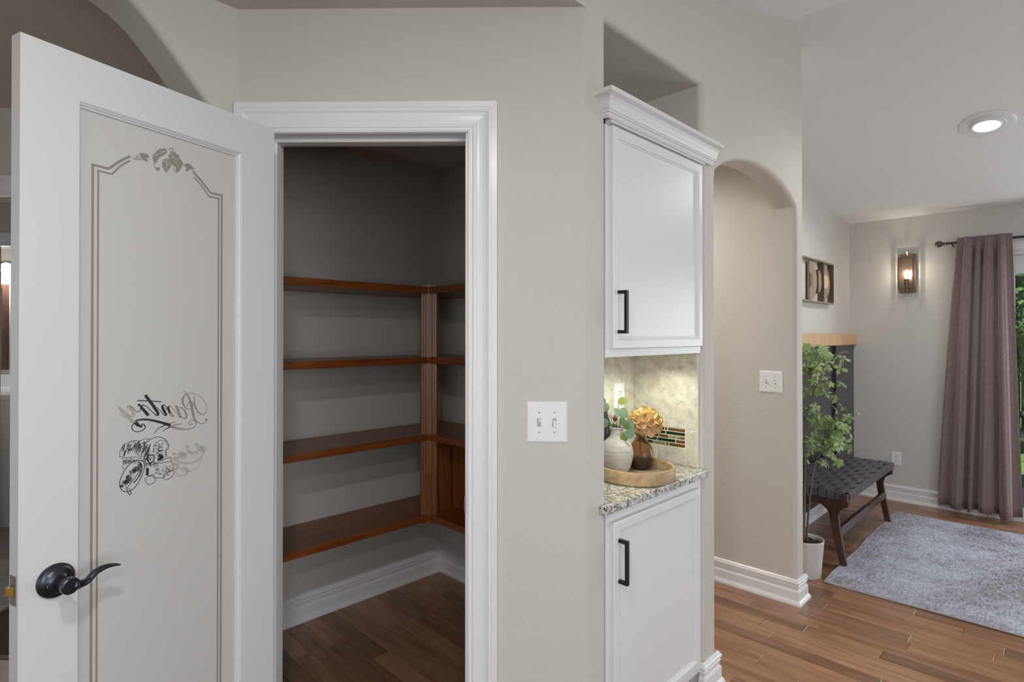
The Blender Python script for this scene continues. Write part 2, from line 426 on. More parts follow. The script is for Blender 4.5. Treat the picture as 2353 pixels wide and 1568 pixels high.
# ---------------------------------------------------------------- cabinet wall with niche and arch
archp = arc(2.7335, 1.985, .545, .246, math.radians(18), math.radians(162), 22)
archp = [(2.257, 2.062)] + [p for p in reversed(archp) if 2.262 < p[0] < 3.205] + [(3.21, 2.062)]
ol = [(1.389, 0), (1.49, 0), (1.49, 2.432), (2.14, 2.432), (2.14, 0), (2.257, 0)] + archp + [(3.21, 0), (3.324, 0), (3.324, zceil(3.324)+.06), (3.152, 3.145), (.99, 2.5), (.99, 2.4272), (1.389, 2.4272)]
cwall = MB().prism(ol, lambda p: (p[0], YC, p[1]), lambda p: (p[0], YC+.105, p[1])).build('wall_cabinet', WALL, bevel=.024, seg=6, front=lambda p, q: max(p.x, q.x) > 1.42 and abs(p.y-YC) < 1e-5 and abs(q.y-YC) < 1e-5 and max(p.z, q.z) < 2.45 and not (abs(p.z-2.4272) < 1e-4 and abs(q.z-2.4272) < 1e-4) or (abs(p.x-q.x) < 1e-5 and abs(p.x-3.324) < 1e-4 and abs(p.y-YC) < 1e-5 and abs(q.y-YC) < 1e-5))
struct(cwall, 'beige wall holding the cabinet niche and the arched hallway opening', 'wall')
bead = [(1.389+.024*math.cos(a_), 1.076+.024*math.sin(a_)) for a_ in [math.radians(270-46.1*i/10) for i in range(11)]]
cb = MB().prism(bead + [(1.389, 1.076)], lambda p: (p[0], p[1], 0), lambda p: (p[0], p[1], 2.4285)).build('corner_bead', WALL, cwall, smooth='edge')
struct(MB().box(1.44, 1.49, YC+.105, NB+.05, 0, 2.48).build('wall_niche_left', WALL), 'beige side of the cabinet niche nearer the pantry', 'wall')
struct(MB().box(2.14, 2.165, YC+.105, NB+.05, 0, 2.48).build('wall_niche_right', WALL), 'beige side of the cabinet niche nearer the arch', 'wall')
struct(MB().box(1.49, 2.14, NB, NB+.05, 0, 2.48).build('wall_niche_back', WALL), 'beige back of the cabinet niche above the crown moulding', 'wall')
struct(MB().box(1.49, 2.14, YC+.105, NB, 2.432, 2.49).build('ceiling_niche', WALL), 'beige top of the cabinet niche', 'ceiling')

# pantry-door wall
OS0, OS1, OZ = -.702, -.096, 2.045
dl = [(-.80, 0), (OS0-.02, 0), (OS0-.02, OZ+.02), (OS1+.02, OZ+.02), (OS1+.02, 0), (.2565, 0), (.2565, 2.432), (-.80, 2.432)]
struct(MB().prism(dl, lambda p: DW(p[0], p[1]), lambda p: DW(p[0], p[1], -.115)).build('wall_pantry_door', WALL), 'beige wall around the pantry doorway', 'wall')
# wall with the big arch
la = [(.60, 2.05), (.577, 2.092), (.555, 2.122), (.525, 2.160), (.493, 2.200), (.462, 2.239), (.432, 2.275), (.403, 2.308), (.374, 2.336), (.345, 2.358), (.30, 2.38), (.24, 2.395), (.15, 2.404), (0, 2.406)]
la = la + [(-p[0]*1.15-.05, p[1]) for p in reversed(la)]
lo = [(.655, 0), (.60, 0)] + la + [(la[-1][0], 0), (-3.2, 0), (-3.2, 2.46), (.655, 2.46)]
struct(MB().prism(lo, lambda p: (p[0], YL, p[1]), lambda p: (p[0], YL+.17, p[1])).build('wall_big_arch', WALL, bevel=.022, seg=6, front=lambda p, q: abs(p.y-YL) < 1e-5 and abs(q.y-YL) < 1e-5 and max(p.z, q.z) < 2.42 and max(p.x, q.x) < .61), 'beige wall with the wide arch behind the open pantry door', 'wall')

# pantry walls, hall walls
struct(MB().box(.63, 2.257, YP, YP+.1, 0, 2.45).build('wall_pantry_long', WALL), 'beige pantry wall carrying the four long shelves', 'wall')
struct(MB().box(XP, 2.257, NB+.05, YP, 0, 2.45).build('wall_pantry_short', WALL), 'beige pantry wall carrying the short shelves', 'wall')
struct(MB().box(.63, .70, 1.99, YP, 0, 2.45).build('wall_pantry_end', WALL), 'beige end wall of the pantry behind the open door', 'wall')
struct(MB().box(3.21, 3.324, YC+.105, 3.7, 0, 2.75).build('wall_hall', WALL), 'beige hallway wall with the double switch, seen through the arch', 'wall')
struct(MB().box(2.2, 2.257, YP+.1, 3.7, 0, 2.45).build('wall_hall_side', WALL), 'hidden side wall of the hallway', 'wall')
struct(MB().box(2.2, 3.3, 3.7, 3.8, 0, 2.5).build('wall_hall_end', WALL), 'end wall of the hallway', 'wall')
# sitting area walls
al = [(3.3, 0), (XS+.1, 0), (XS+.1, 2.5), (5.376, 2.5), (3.3, zceil(3.3)+.06)]
struct(MB().prism(al, lambda p: (p[0], YA, p[1]), lambda p: (p[0], YA+.1, p[1])).build('wall_art', WALLG), 'greige wall above the dark wainscot, with the wooden wall art', 'wall')
SD0, SD1, SDZ = .42, -1.6, 2.08
sl = [(YA, 0), (SD0, 0), (SD0, SDZ), (SD1, SDZ), (SD1, 0), (-3.7, 0), (-3.7, 2.5), (YA, 2.5)]
struct(MB().prism(sl, lambda p: (XS, p[0], p[1]), lambda p: (XS+.12, p[0], p[1])).build('wall_sconce', WALLG), 'greige wall with the sconce and the curtained patio door', 'wall')
# walls behind the camera, with window openings
def holed(name, f0, f1, x0, x1, h0, h1, z0, z1, label):
    t = thing(name, label, 'wall', kind='structure')
    for a0, a1, b0, b1 in ((x0, h0, 0, 2.5), (h1, x1, 0, 2.5), (h0, h1, 0, z0), (h0, h1, z1, 2.5)):
        MB().prism([(a0, b0), (a1, b0), (a1, b1), (a0, b1)], f0, f1).build('wall_piece', WALL, t)
    return t
holed('wall_garden', lambda p: (p[0], -3.6, p[1]), lambda p: (p[0], -3.72, p[1]), -3.2, 6, -2.1, 1.7, .35, 2.35, 'beige wall with a wide window behind the camera')
holed('wall_kitchen', lambda p: (-3.05, p[0], p[1]), lambda p: (-3.2, p[0], p[1]), -3.7, 1.83, -3.3, -.5, .35, 2.35, 'beige kitchen wall with a window behind the camera')

# ---------------------------------------------------------------- baseboards
BP = [(0, 0), (.026, 0), (.027, .008), (.023, .018), (.0165, .026), (.0155, .030), (.0155, .068), (.0135, .074), (.009, .077), (.0085, .082), (.0115, .092), (.0130, .100), (.0100, .104), (.0135, .107), (.0165, .113), (.0155, .120), (.0115, .124), (.0105, .129), (.004, .134), (0, .134)]
def baseboard(name, path, label):
    vs, fs = sweep(path, BP, lambda x, y, z: (x, y, z))
    return struct(MB().add(vs, fs).build(name, TRIM), label, 'baseboard')
baseboard('baseboard_pantry', [(XP, 1.6), (XP, YP), (.72, YP)], 'white moulded baseboard round the inner pantry corner')
baseboard('baseboard_hall', [(3.324, 1.43), (3.324, YC), (3.21, YC), (3.21, 3.6)], 'white moulded baseboard along the hallway wall and round its end')
baseboard('baseboard_sitting', [(XS, .495), (XS, YA), (3.335, YA)], 'white moulded baseboard behind the bench and under the sconce')
baseboard('baseboard_niche', [(2.257, 1.3), (2.257, YC), (2.14, YC), (2.14, YC+.012)], 'short white baseboard wrapping the stub wall beside the lower cabinet')

# ---------------------------------------------------------------- pantry doorway: jamb and casing
jm = thing('trim_1', 'white door jamb lining the pantry doorway', 'door jamb', DW(OS1, 0), kind='structure')
for s0, s1, nm in ((OS0-.02, OS0, 'jamb'), (OS1, OS1+.02, 'jamb')):
    MB().prism([(s0, 0), (s1, 0), (s1, OZ+.02), (s0, OZ+.02)], lambda p: DW(p[0], p[1], .0), lambda p: DW(p[0], p[1], -.118)).build(nm, TRIM, jm)
MB().prism([(OS0, OZ), (OS1, OZ), (OS1, OZ+.02), (OS0, OZ+.02)], lambda p: DW(p[0], p[1], .0), lambda p: DW(p[0], p[1], -.118)).build('head_jamb', TRIM, jm)
MB().prism([(OS0, OZ-.011), (OS1, OZ-.011), (OS1, OZ), (OS0, OZ)], lambda p: DW(p[0], p[1], -.042), lambda p: DW(p[0], p[1], -.078)).build('door_stop', TRIM, jm, bevel=.003)
for s0, s1 in ((OS0, OS0+.011), (OS1-.006, OS1)):
    MB().prism([(s0, 0), (s1, 0), (s1, OZ-.011), (s0, OZ-.011)], lambda p: DW(p[0], p[1], -.042), lambda p: DW(p[0], p[1], -.078)).build('door_stop', TRIM, jm, bevel=.003)
MB().prism(arc(OS1-.0075, .918, .0025, .030, 0, 2*PI, 20)[:-1], lambda p: DW(p[0]+.006, p[1], .001), lambda p: DW(p[0]+.006, p[1], -.03)).build('strike_plate', STEEL, jm)
CP = [(0, 0), (0, .007), (.004, .0095), (.008, .009), (.010, .0065), (.013, .0065), (.016, .010), (.020, .011), (.023, .009), (.0255, .0085), (.029, .0095), (.036, .0095), (.046, .0105), (.056, .0135), (.062, .0175), (.065, .0185), (.067, .0165), (.071, .0165), (.072, .0185), (.089, .0190), (.090, .017), (.090, 0)]
vs, fs = sweep([(OS1+.006, 0), (OS1+.006, OZ+.001), (OS0-.006, OZ+.001), (OS0-.006, 0)][::-1], CP, lambda s, z, h: DW(s, z, h))
struct(MB().add(vs, fs).build('trim_2', TRIM), 'white moulded casing round the pantry doorway', 'door casing')

# ---------------------------------------------------------------- the open pantry door
HG = Vector((.690, 1.655)); ND = Vector((.117, 1.477)); du = (ND-HG).normalized(); dnv = Vector((-du.y, du.x))
if dnv.dot(HG) > 0: dnv = -dnv       # towards the camera
def DR(p): q = HG + du*p[0] + dnv*p[1]; return (q.x, q.y, p[2])
W0, W1, DT, DB = .002, .604, 2.030, .012
door = thing('door_1', 'white pantry door standing open, with frosted glass etched Pantry in reverse', 'door', DR((0, 0, 0)), kind='structure')
GU0, GU1, GZ0, GZ1 = .120, .495, .250, 1.920     # glass opening
def dbox(u0, u1, z0, z1, w0=-.035, w1=0): return MB(DR).box(u0, u1, w0, w1, z0, z1)
dbox(W0, GU0-.0135, DB, DT).build('hinge_stile', DOORW, door)
dbox(GU1+.0055, W1, DB, DT).build('lock_stile', DOORW, door)
dbox(GU0-.0135, GU1+.0055, GZ1+.010, DT).build('top_rail', DOORW, door)
dbox(GU0-.0135, GU1+.0055, DB, GZ0-.01).build('bottom_rail', DOORW, door)
GP = [(0, -.012), (0, -.0075), (.002, -.0065), (.0035, -.0075), (.005, -.0045), (.0085, -.0022), (.0115, -.0028), (.0125, .0004), (.0145, .0004), (.0145, -.012)]
vs, fs = sweep([(GU0, GZ0), (GU0, GZ1), (GU1, GZ1), (GU1, GZ0)], GP, lambda u, z, h: (u, h, z), True)
mo = MB(DR).add(vs, fs).build('glass_moulding', DOORW, door)
gl = dbox(GU0-.006, GU1+.004, GZ0-.006, GZ1+.006, -.018, -.0118).build('glass_pane', FROST, door); gl['label'] = 'frosted glass pane with etched border'

def dpix(x, y):      # photo pixel -> place on the glass, found where the sight line meets the glass plane
    f = 2353*20/36; p = math.radians(.3); cy = 770 - f*math.tan(p)
    u = (x-1176.5)/f; v = (cy-y)/f
    fw = math.cos(p) - v*math.sin(p); up = math.sin(p) + v*math.cos(p)
    d = Vector((u*math.sin(AZ)+fw*math.cos(AZ), -u*math.cos(AZ)+fw*math.sin(AZ)))
    P0 = HG + dnv*(-.0115); k = P0.dot(dnv)/d.dot(dnv); q = d*k
    return ((q-HG).dot(du), CAMH + up*k)
class Etch:
    """flat strokes lying on the glass"""
    def __init__(s, ox, oy, sc_): s.mb = MB(DR); s.ox, s.oy, s.sc = ox, oy, sc_; s.n = 0
    def P(s, p): return dpix(s.ox+p[0]/s.sc, s.oy+p[1]/s.sc)
    def line(s, pts, wd, smooth=True, raw=False):
        Q = [Vector(p) if raw else Vector(s.P(p)) for p in pts]
        ws = wd if isinstance(wd, (list, tuple)) else [wd]*len(pts)
        ws = [float(x) for x in ws]
        if smooth and len(Q) > 2:
            A, Bw = [], []; n = len(Q)
            for i in range(n-1):
                p0, p1, p2, p3 = Q[max(i-1, 0)], Q[i], Q[i+1], Q[min(i+2, n-1)]
                for j in range(6):
                    t = j/6
                    A.append(.5*((2*p1)+(p2-p0)*t+(2*p0-5*p1+4*p2-p3)*t*t+(3*p1-p0-3*p2+p3)*t**3)); Bw.append(ws[i]*(1-t)+ws[i+1]*t)
            Q = A+[Q[-1]]; ws = Bw+[ws[-1]]
        n = len(Q); vs = []; s.n += 1; h = -.0113 + s.n*3e-6
        for i in range(n):
            d = Q[min(i+1, n-1)]-Q[max(i-1, 0)]
            if d.length < 1e-7: d = Vector((1, 0))
            d.normalize(); nn = Vector((-d.y, d.x))*ws[i]/2
            vs += [(Q[i].x+nn.x, h, Q[i].y+nn.y), (Q[i].x-nn.x, h, Q[i].y-nn.y)]
        s.mb.add(vs, [(2*i, 2*i+1, 2*i+3, 2*i+2) for i in range(n-1)])
    def blob(s, pts, raw=False):
        Q = [p if raw else s.P(p) for p in pts]
        s.n += 1
        s.mb.add([(q[0], -.0113 + s.n*3e-6, q[1]) for q in Q], [tuple(range(len(Q)))])
    def done(s, name, mat): return s.mb.build(name, mat, gl)
# border: two lines with a broken arched top
eb = Etch(180, 300, 3.92)
for off, wd, uo, ui in ((0, .0052, .4695, .1605), (1, .0038, .4585, .1695)):
    zc_ = 1.8045 - off*.0105; zb = .36+off*.0105
    pL = [(uo, zb), (uo, zc_), (uo-.032+off*.004, zc_-.0005)]
    pR = [(ui, zb), (ui, zc_), (ui+.032-off*.004, zc_-.0005)]
    eb.line([(pL[0][0], zb), (pL[0][0], zc_+wd/2)], wd, raw=True); eb.line([pL[1], pL[2]], wd, raw=True)
    eb.line([(pR[0][0], zb), (pR[0][0], zc_+wd/2)], wd, raw=True); eb.line([pR[1], pR[2]], wd, raw=True)
    eb.line([(uo+wd/2, zb), (ui-wd/2, zb)], wd, raw=True)
    r = .0105*off
    eb.line([pL[2], (.412-.001*off, 1.829-r), (.392, 1.8445-r)], wd, raw=True)
    eb.line([pR[2], (.218+.001*off, 1.829-r), (.238, 1.8445-r)], wd, raw=True)
eb.done('etched_border', ETCHT)
# leaf crest at the top
el = Etch(180, 300, 3.92)
def leafblob(cx, cy, lx, ly, wd):
    ax = Vector((lx-cx, ly-cy)); n_ = Vector((-ax.y, ax.x)).normalized(); pts = []
    prof = [(0, 0), (.12, .75), (.22, .62), (.35, 1.0), (.45, .8), (.6, .85), (.7, .55), (.85, .4), (1, 0)]
    for t, k in prof: pts.append((cx+ax.x*t+n_.x*k*wd, cy+ax.y*t+n_.y*k*wd))
    for t, k in reversed(prof[1:-1]): pts.append((cx+ax.x*t-n_.x*k*wd, cy+ax.y*t-n_.y*k*wd))
    el.blob(pts)
for a in ((800, 175, 665, 235, 38), (835, 195, 905, 345, 55), (800, 250, 790, 378, 48), (700, 215, 690, 300, 30), (560, 205, 625, 285, 24), (640, 240, 545, 205, 20), (920, 280, 880, 385, 26), (955, 305, 1045, 350, 24), (1000, 330, 965, 370, 16), (715, 330, 720, 365, 22), (680, 225, 740, 235, 20), (900, 265, 945, 320, 22)): leafblob(*a)
for pts, wd in (([(815, 175), (835, 160), (855, 172), (845, 192), (822, 188)], .0018), ([(680, 290), (690, 330), (720, 345)], .0015), ([(855, 330), (870, 370), (905, 365), (925, 330)], .0015),
                ([(500, 262), (530, 250), (548, 240), (540, 225), (522, 235), (530, 258), (560, 255)], .0014), ([(1020, 360), (1040, 380), (1055, 372), (1045, 360), (1032, 372), (1050, 395), (1075, 405)], .0014),
                ([(490, 245), (515, 258), (560, 262), (600, 265)], .0012)): el.line(pts, wd)
el.done('etched_crest', ETCHT)
ev = Etch(180, 300, 3.92)
for pts in ([(795, 180), (740, 205), (690, 230)], [(840, 205), (870, 260), (895, 330)], [(800, 262), (795, 310), (788, 365)], [(855, 235), (830, 250)], [(868, 262), (900, 265)], [(760, 195), (745, 170)], [(798, 290), (770, 275)], [(797, 310), (825, 295)]):
    ev.line(pts, .0011)
ev2 = ev.done('etched_veins', FROST); ev2.location = (Vector(DR((0, .0003, 0))) - Vector(DR((0, 0, 0))))
# lettering, seen from the back of the glass
px_ = .000215                      # enlarged-photo pixel -> metres on the glass
lt = Etch(230, 880, 5.6); ld = Etch(230, 880, 5.6); lb = Etch(230, 880, 5.6)
lt.line([(1072, 104), (1118, 150), (1155, 225), (1180, 320), (1200, 420), (1225, 480), (1270, 515), (1320, 525), (1360, 505), (1370, 475), (1350, 480)], [x*px_ for x in (6, 10, 26, 30, 28, 18, 10, 8, 8, 22, 24)])
lt.line([(1165, 345), (1110, 330), (1068, 270), (1064, 210), (1095, 155), (1160, 133), (1240, 150), (1310, 200), (1360, 270), (1371, 340), (1350, 395), (1315, 410), (1262, 375), (1225, 310), (1212, 240), (1218, 170)], [x*px_ for x in (8, 12, 20, 22, 16, 8, 6, 6, 6, 6, 8, 10, 16, 20, 14, 5)])
lt.line([(1120, 305), (1126, 265), (1158, 246), (1190, 262), (1194, 300)], 9*px_)
lt.line([(975, 292), (1000, 345), (1028, 430), (1032, 440)], 26*px_); lt.line([(1040, 440), (1085, 460), (1108, 445), (1110, 410), (1075, 345), (1045, 318), (1012, 330)], [x*px_ for x in (8, 12, 22, 22, 18, 10, 8)])
lt.line([(905, 560), (1000, 588), (1120, 600), (1200, 575), (1232, 530), (1218, 490), (1180, 480), (1142, 508), (1155, 545), (1185, 532), (1175, 515)], [x*px_ for x in (24, 22, 12, 9, 9, 9, 9, 9, 9, 9, 12)])
lt.line([(905, 520), (940, 512), (972, 506)], [14*px_, 12*px_, 8*px_]); lt.line([(920, 552), (985, 540), (1052, 528)], [8*px_, 14*px_, 10*px_])
lt.line([(950, 438), (925, 420), (905, 385)], 22*px_); lt.line([(1020, 425), (960, 360), (905, 300)], 6*px_)
lt.done('etched_lettering', ETCHT)
ld.line([(905, 400), (885, 355), (872, 312)], 26*px_); ld.line([(905, 300), (880, 303), (858, 330), (850, 345)], 8*px_)
ld.line([(900, 385), (860, 330), (830, 290), (808, 290), (802, 315), (830, 375), (852, 412), (835, 420), (790, 380), (745, 330), (715, 315)], [x*px_ for x in (6, 6, 8, 16, 28, 28, 18, 10, 6, 6, 6)])
ld.line([(580, 158), (640, 238), (700, 320), (745, 395), (735, 420), (700, 400), (640, 345), (590, 300), (550, 285)], [x*px_ for x in (30, 32, 32, 28, 16, 8, 7, 7, 8)])
ld.line([(482, 228), (640, 235), (788, 245)], 10*px_)
ld.line([(552, 285), (530, 310), (560, 350), (622, 420)], [x*px_ for x in (8, 22, 30, 32)])
ld.line([(485, 290), (505, 285), (522, 318), (515, 355), (488, 376), (455, 362), (420, 325), (380, 300)], [x*px_ for x in (20, 22, 12, 7, 6, 6, 6, 7)])
ld.line([(455, 510), (490, 545), (540, 572)], [36*px_, 34*px_, 10*px_])
ld.line([(450, 500), (480, 482), (560, 472), (650, 480), (780, 510), (905, 548)], [x*px_ for x in (10, 16, 20, 22, 26, 34)])
ld.line([(450, 510), (408, 560), (425, 612), (480, 632), (545, 612), (580, 575), (565, 535), (535, 535), (545, 560)], [x*px_ for x in (8, 10, 8, 7, 8, 12, 10, 8, 14)])
ld.line([(845, 540), (750, 590), (690, 655)], [12*px_, 8*px_, 5*px_]); ld.line([(905, 565), (855, 592), (805, 622)], [14*px_, 9*px_, 6*px_])
ld.done('etched_lettering', ETCHD)
lb.line([(238, 312), (290, 368), (350, 430), (400, 480), (450, 530)], [x*px_ for x in (14, 34, 36, 36, 34)])
lb.line([(348, 345), (352, 305), (372, 303), (405, 355), (435, 405), (425, 430), (395, 428), (365, 400)], [x*px_ for x in (6, 14, 26, 30, 28, 18, 10, 6)])
lb.line([(245, 392), (290, 430), (340, 438), (375, 425)], 7*px_)
lb.done('etched_lettering', ETCHL)
# pantry goods picture: loaf, scoop, cheese, basket
pd = Etch(230, 880, 5.6); pl_ = Etch(230, 880, 5.6)
for pts, wd in (([(255, 960), (255, 890), (300, 810), (380, 760), (460, 745), (500, 748), (470, 790), (462, 850), (480, 920), (510, 950)], 5), ([(470, 790), (520, 745), (590, 722), (630, 735), (580, 790), (575, 860)], 6),
                ([(580, 780), (650, 725), (740, 698), (830, 725), (880, 790), (875, 850), (850, 880), (858, 950)], 7), ([(690, 860), (700, 790), (760, 745), (830, 745), (868, 800), (862, 840), (838, 875), (840, 960)], 5),
                ([(690, 850), (680, 900)], 8), ([(290, 965), (300, 1040), (290, 1090), (310, 1105)], 5), ([(255, 950), (330, 965), (420, 955), (500, 965)], 6),
                ([(500, 1000), (550, 1010), (572, 1060), (560, 1130), (510, 1250), (440, 1350), (360, 1400), (290, 1390), (255, 1330), (260, 1250), (320, 1120), (400, 1030), (470, 1000), (500, 1000)], 9),
                ([(490, 1020), (530, 1050), (535, 1110), (490, 1220), (430, 1290)], 12), ([(500, 990), (530, 950), (540, 890), (580, 840), (615, 835), (620, 870), (580, 930), (560, 990), (530, 1000)], 8),
                ([(660, 1055), (780, 1035), (920, 1020), (935, 1120), (880, 1150), (820, 1215), (700, 1220), (690, 1180), (620, 1195), (595, 1150), (600, 1050), (660, 1055)], 6), ([(680, 1050), (800, 1000), (900, 960), (920, 1010)], 8),
                ([(825, 1240), (810, 1215), (850, 1160), (920, 1130), (950, 1150), (940, 1190), (880, 1240), (825, 1250)], 6), ([(600, 1300), (580, 1250), (610, 1210), (670, 1200), (710, 1240), (700, 1280), (640, 1310), (600, 1300)], 6),
                ([(610, 940), (640, 930), (690, 940), (690, 1000), (640, 1040), (610, 1000), (600, 950)], 10), ([(610, 1100), (605, 1190)], 30), ([(740, 880), (810, 870)], 12), ([(750, 930), (800, 960), (740, 990)], 34)):
    pd.line(pts, wd*px_*(.85 if wd < 10 else 1))
RR = random.Random(3)
for i in range(105):      # loaf crust hatching, three rounded lobes
    t = RR.random(); x = 268+t*370; top = 835-105*math.sin(PI*min(1, .18+t*.62)); L = RR.uniform(30, 95)
    y = top + RR.uniform(8, 115); pd.line([(x+16, y), (x+4, y+L*.5), (x-2, y+L)], RR.choice((2, 2, 3, 5))*px_)
for i in range(40):       # shaded side below the crust
    x = RR.uniform(295, 500); y = RR.uniform(968, 1010); pd.line([(x, y), (x+RR.uniform(-6, 4), y+RR.uniform(20, 60))], RR.choice((2, 3, 4))*px_)
for i in range(60):       # dark gaps between scoop, jar and loaf
    x, y = RR.uniform(570, 700), RR.uniform(900, 1060); pd.line([(x, y), (x+RR.uniform(-14, 14), y+RR.uniform(8, 34))], RR.choice((3, 4, 7))*px_)
for i in range(22):       # rim shading of the scoop
    t = i/21; x = 545-190*t; y = 1095+250*t; pd.line([(x, y), (x-16, y+14)], 4*px_)
for i in range(55):       # crumb of the cut loaf
    x, y = RR.uniform(695, 800), RR.uniform(770, 930); pd.line([(x, y), (x+RR.uniform(-9, 14), y+RR.uniform(-14, 10))], RR.uniform(3, 8)*px_)
for i in range(40):       # holes in the cheese
    x, y = RR.uniform(690, 900), RR.uniform(1060, 1190); pd.line([(x, y), (x+12, y-5), (x+20, y+3)], RR.uniform(2, 6)*px_)
for i in range(46):       # pasta in the scoop
    t = RR.random(); x = 470-200*t+RR.uniform(-20, 45); y = 1060+270*t+RR.uniform(-30, 30)
    pd.line([(x, y), (x+16, y-10), (x+24, y+10), (x+4, y+18), (x, y)], RR.uniform(3, 8)*px_)
for i in range(9): pd.line([(545+i*7, 960-i*14), (575+i*7, 965-i*14)], 4*px_)
pd.line([(330, 1330), (350, 1400), (375, 1440), (395, 1420), (370, 1360)], 6*px_)
pd.done('etched_picture', ETCHD)
for pts, wd in (([(930, 960), (1000, 1010), (1100, 1030), (1220, 1010), (1320, 930), (1350, 850)], 10), ([(945, 985), (1010, 1030), (1100, 1045), (1230, 1025), (1325, 950)], 6), ([(1310, 960), (1270, 1060), (1250, 1100), (1130, 1140), (1040, 1130)], 6), ([(1325, 870), (1350, 830), (1372, 870), (1340, 890)], 8), ([(970, 1160), (985, 1110), (1050, 1095), (1110, 1130), (1100, 1180), (1030, 1200), (970, 1160)], 7), ([(1060, 1100), (1125, 1110), (1120, 1160), (1080, 1195)], 18), ([(940, 1040), (1000, 1060), (990, 1100), (940, 1110)], 26)):
    pl_.line(pts, wd*px_)
for i in range(30):
    x = RR.uniform(950, 1310); y = 1000-(x-950)*.33+RR.uniform(-55, 10); pl_.line([(x-25, y), (x, y-28), (x+28, y-8), (x+20, y+18)], RR.uniform(6, 12)*px_)
for x, y in ((1120, 830), (1235, 800), (950, 920)): pl_.line([(x, y+40), (x-6, y), (x-20, y-18), (x+4, y-10), (x+22, y-14), (x+8, y+20)], 9*px_)
pl_.done('etched_picture', ETCHL)
# lever handle
RU, RZ = .541, .926
def disc(u, z, prof, n=36):            # profile (radius, distance out from the door face)
    mb = MB(DR); vs = []; m = len(prof)
    for i in range(n):
        a = 2*PI*i/n
        for r, o in prof: vs.append((u+r*math.cos(a), o, z+r*math.sin(a)))
    fs = [(i*m+k, ((i+1) % n)*m+k, ((i+1) % n)*m+k+1, i*m+k+1) for i in range(n) for k in range(m-1)]
    fs.append(tuple(i*m+m-1 for i in range(n)))
    return mb.add(vs, fs)
hd = disc(RU, RZ, [(.0345, 0), (.0345, .004), (.032, .007), (.0285, .0075), (.024, .011), (.018, .016), (.0125, .018)]).build('lever_handle', BRONZE, door, smooth='edge'); hd['label'] = 'oil-rubbed bronze lever handle with round rose'
disc(RU, RZ, [(.0115, .016), (.0115, .046), (.014, .047), (.0165, .050), (.0165, .060), (.014, .062)]).build('lever_hub', BRONZE, hd, smooth='edge')
disc(RU+.018, RZ-.004, [(.003, .010), (.003, .014), (.002, .0145)], 12).build('screw', STEEL, hd)
lv = MB(DR); path = []; rad = []; flt = []
for i in range(15):
    t = i/14
    path.append((RU-.004-.094*t, .055-.012*math.sin(PI*t*.9), RZ - .006*math.sin(PI*min(1, t*2.0)) + (.014*math.sin(PI*(t-.35)/.9) if t > .35 else 0) - .004*t))
    rad.append([.0125, .0118, .0105, .0095, .009, .0088, .0088, .0088, .0088, .0086, .0082, .0076, .0068, .0055, .003][i]); flt.append([1.0, .95, .9, .85, .8, .75, .72, .68, .64, .6, .55, .5, .45, .4, .35][i])
lv.tube(path, rad, 14, flat=flt); lv.build('lever', BRONZE, hd, smooth=True)
# latch on the door edge
lp = MB(DR).box(W1, W1+.0012, -.030, -.006, RZ-.029, RZ+.029).build('latch_plate', STEEL, door, bevel=.001)
MB(DR).prism([(W1+.001, -.024), (W1+.012, -.024), (W1+.012, -.019), (W1+.004, -.011), (W1+.001, -.011)], lambda p: (p[0], p[1], RZ-.009), lambda p: (p[0], p[1], RZ+.009)).build('latch_bolt', BRASS, lp, bevel=.001)
# hinges on the hidden stile edge
for z in (.25, 1.05, 1.80):
    MB(DR).lathe((-.006, -.038, z-.045), [(.006, 0), (.006, .09)], 12).build('hinge', BRONZE, door)

# ---------------------------------------------------------------- pantry shelving (one built-in)
SH = thing('pantry_shelving', 'red-brown stained corner shelving fixed round the pantry walls', 'shelving', (1.83, 2.45, 0))
SF, SA = 2.41, 1.815           # front edges
for zt, zb in ((1.684, 1.648), (1.315, 1.281), (.911, .878), (.489, .456)):
    MB().prism([(.705, SF), (SA+.03, SF), (SA+.03, YP-.001), (.705, YP-.001)], lambda p: (p[0], p[1], zb), lambda p: (p[0], p[1], zt)).build('long_shelf', SHELFX, SH, bevel=.003)
    MB().prism([(SA, 1.43), (XP-.001, 1.43), (XP-.001, YP-.002), (SA+.031, YP-.002), (SA+.031, SF), (SA, SF)], lambda p: (p[0], p[1], zb), lambda p: (p[0], p[1], zt)).build('short_shelf', SHELFY, SH, bevel=.003)
pc = Vector((SA+.004, SF+.004)); e1 = Vector((math.cos(math.radians(-45)), math.sin(math.radians(-45)))); e2 = Vector((-.7071, -.7071))
def PO(p): q = pc + e1*p[0] + e2*p[1]; return q
pp = [(-.046, -.03), (-.046, -.002), (-.040, .005), (-.030, .005), (-.028, .003), (-.018, .003), (-.015, .007), (.015, .007), (.018, .003), (.028, .003), (.030, .005), (.040, .005), (.046, -.002), (.046, -.03)]
MB().prism(pp, lambda p: (*PO(p), .442), lambda p: (*PO(p), 1.694)).build('corner_post', SHELFZ, SH)
MB().prism([(1.868, 2.408), (1.98, 2.425), (1.98, 2.445), (1.868, 2.428)], lambda p: (p[0]+.03, p[1]+.012, .49), lambda p: (p[0]+.03, p[1]+.012, .877)).build('end_panel', SHELFZ, SH)
MB().box(1.99, 2.01, 1.44, 2.42, .49, .877).build('back_panel', SHELFZ, SH)

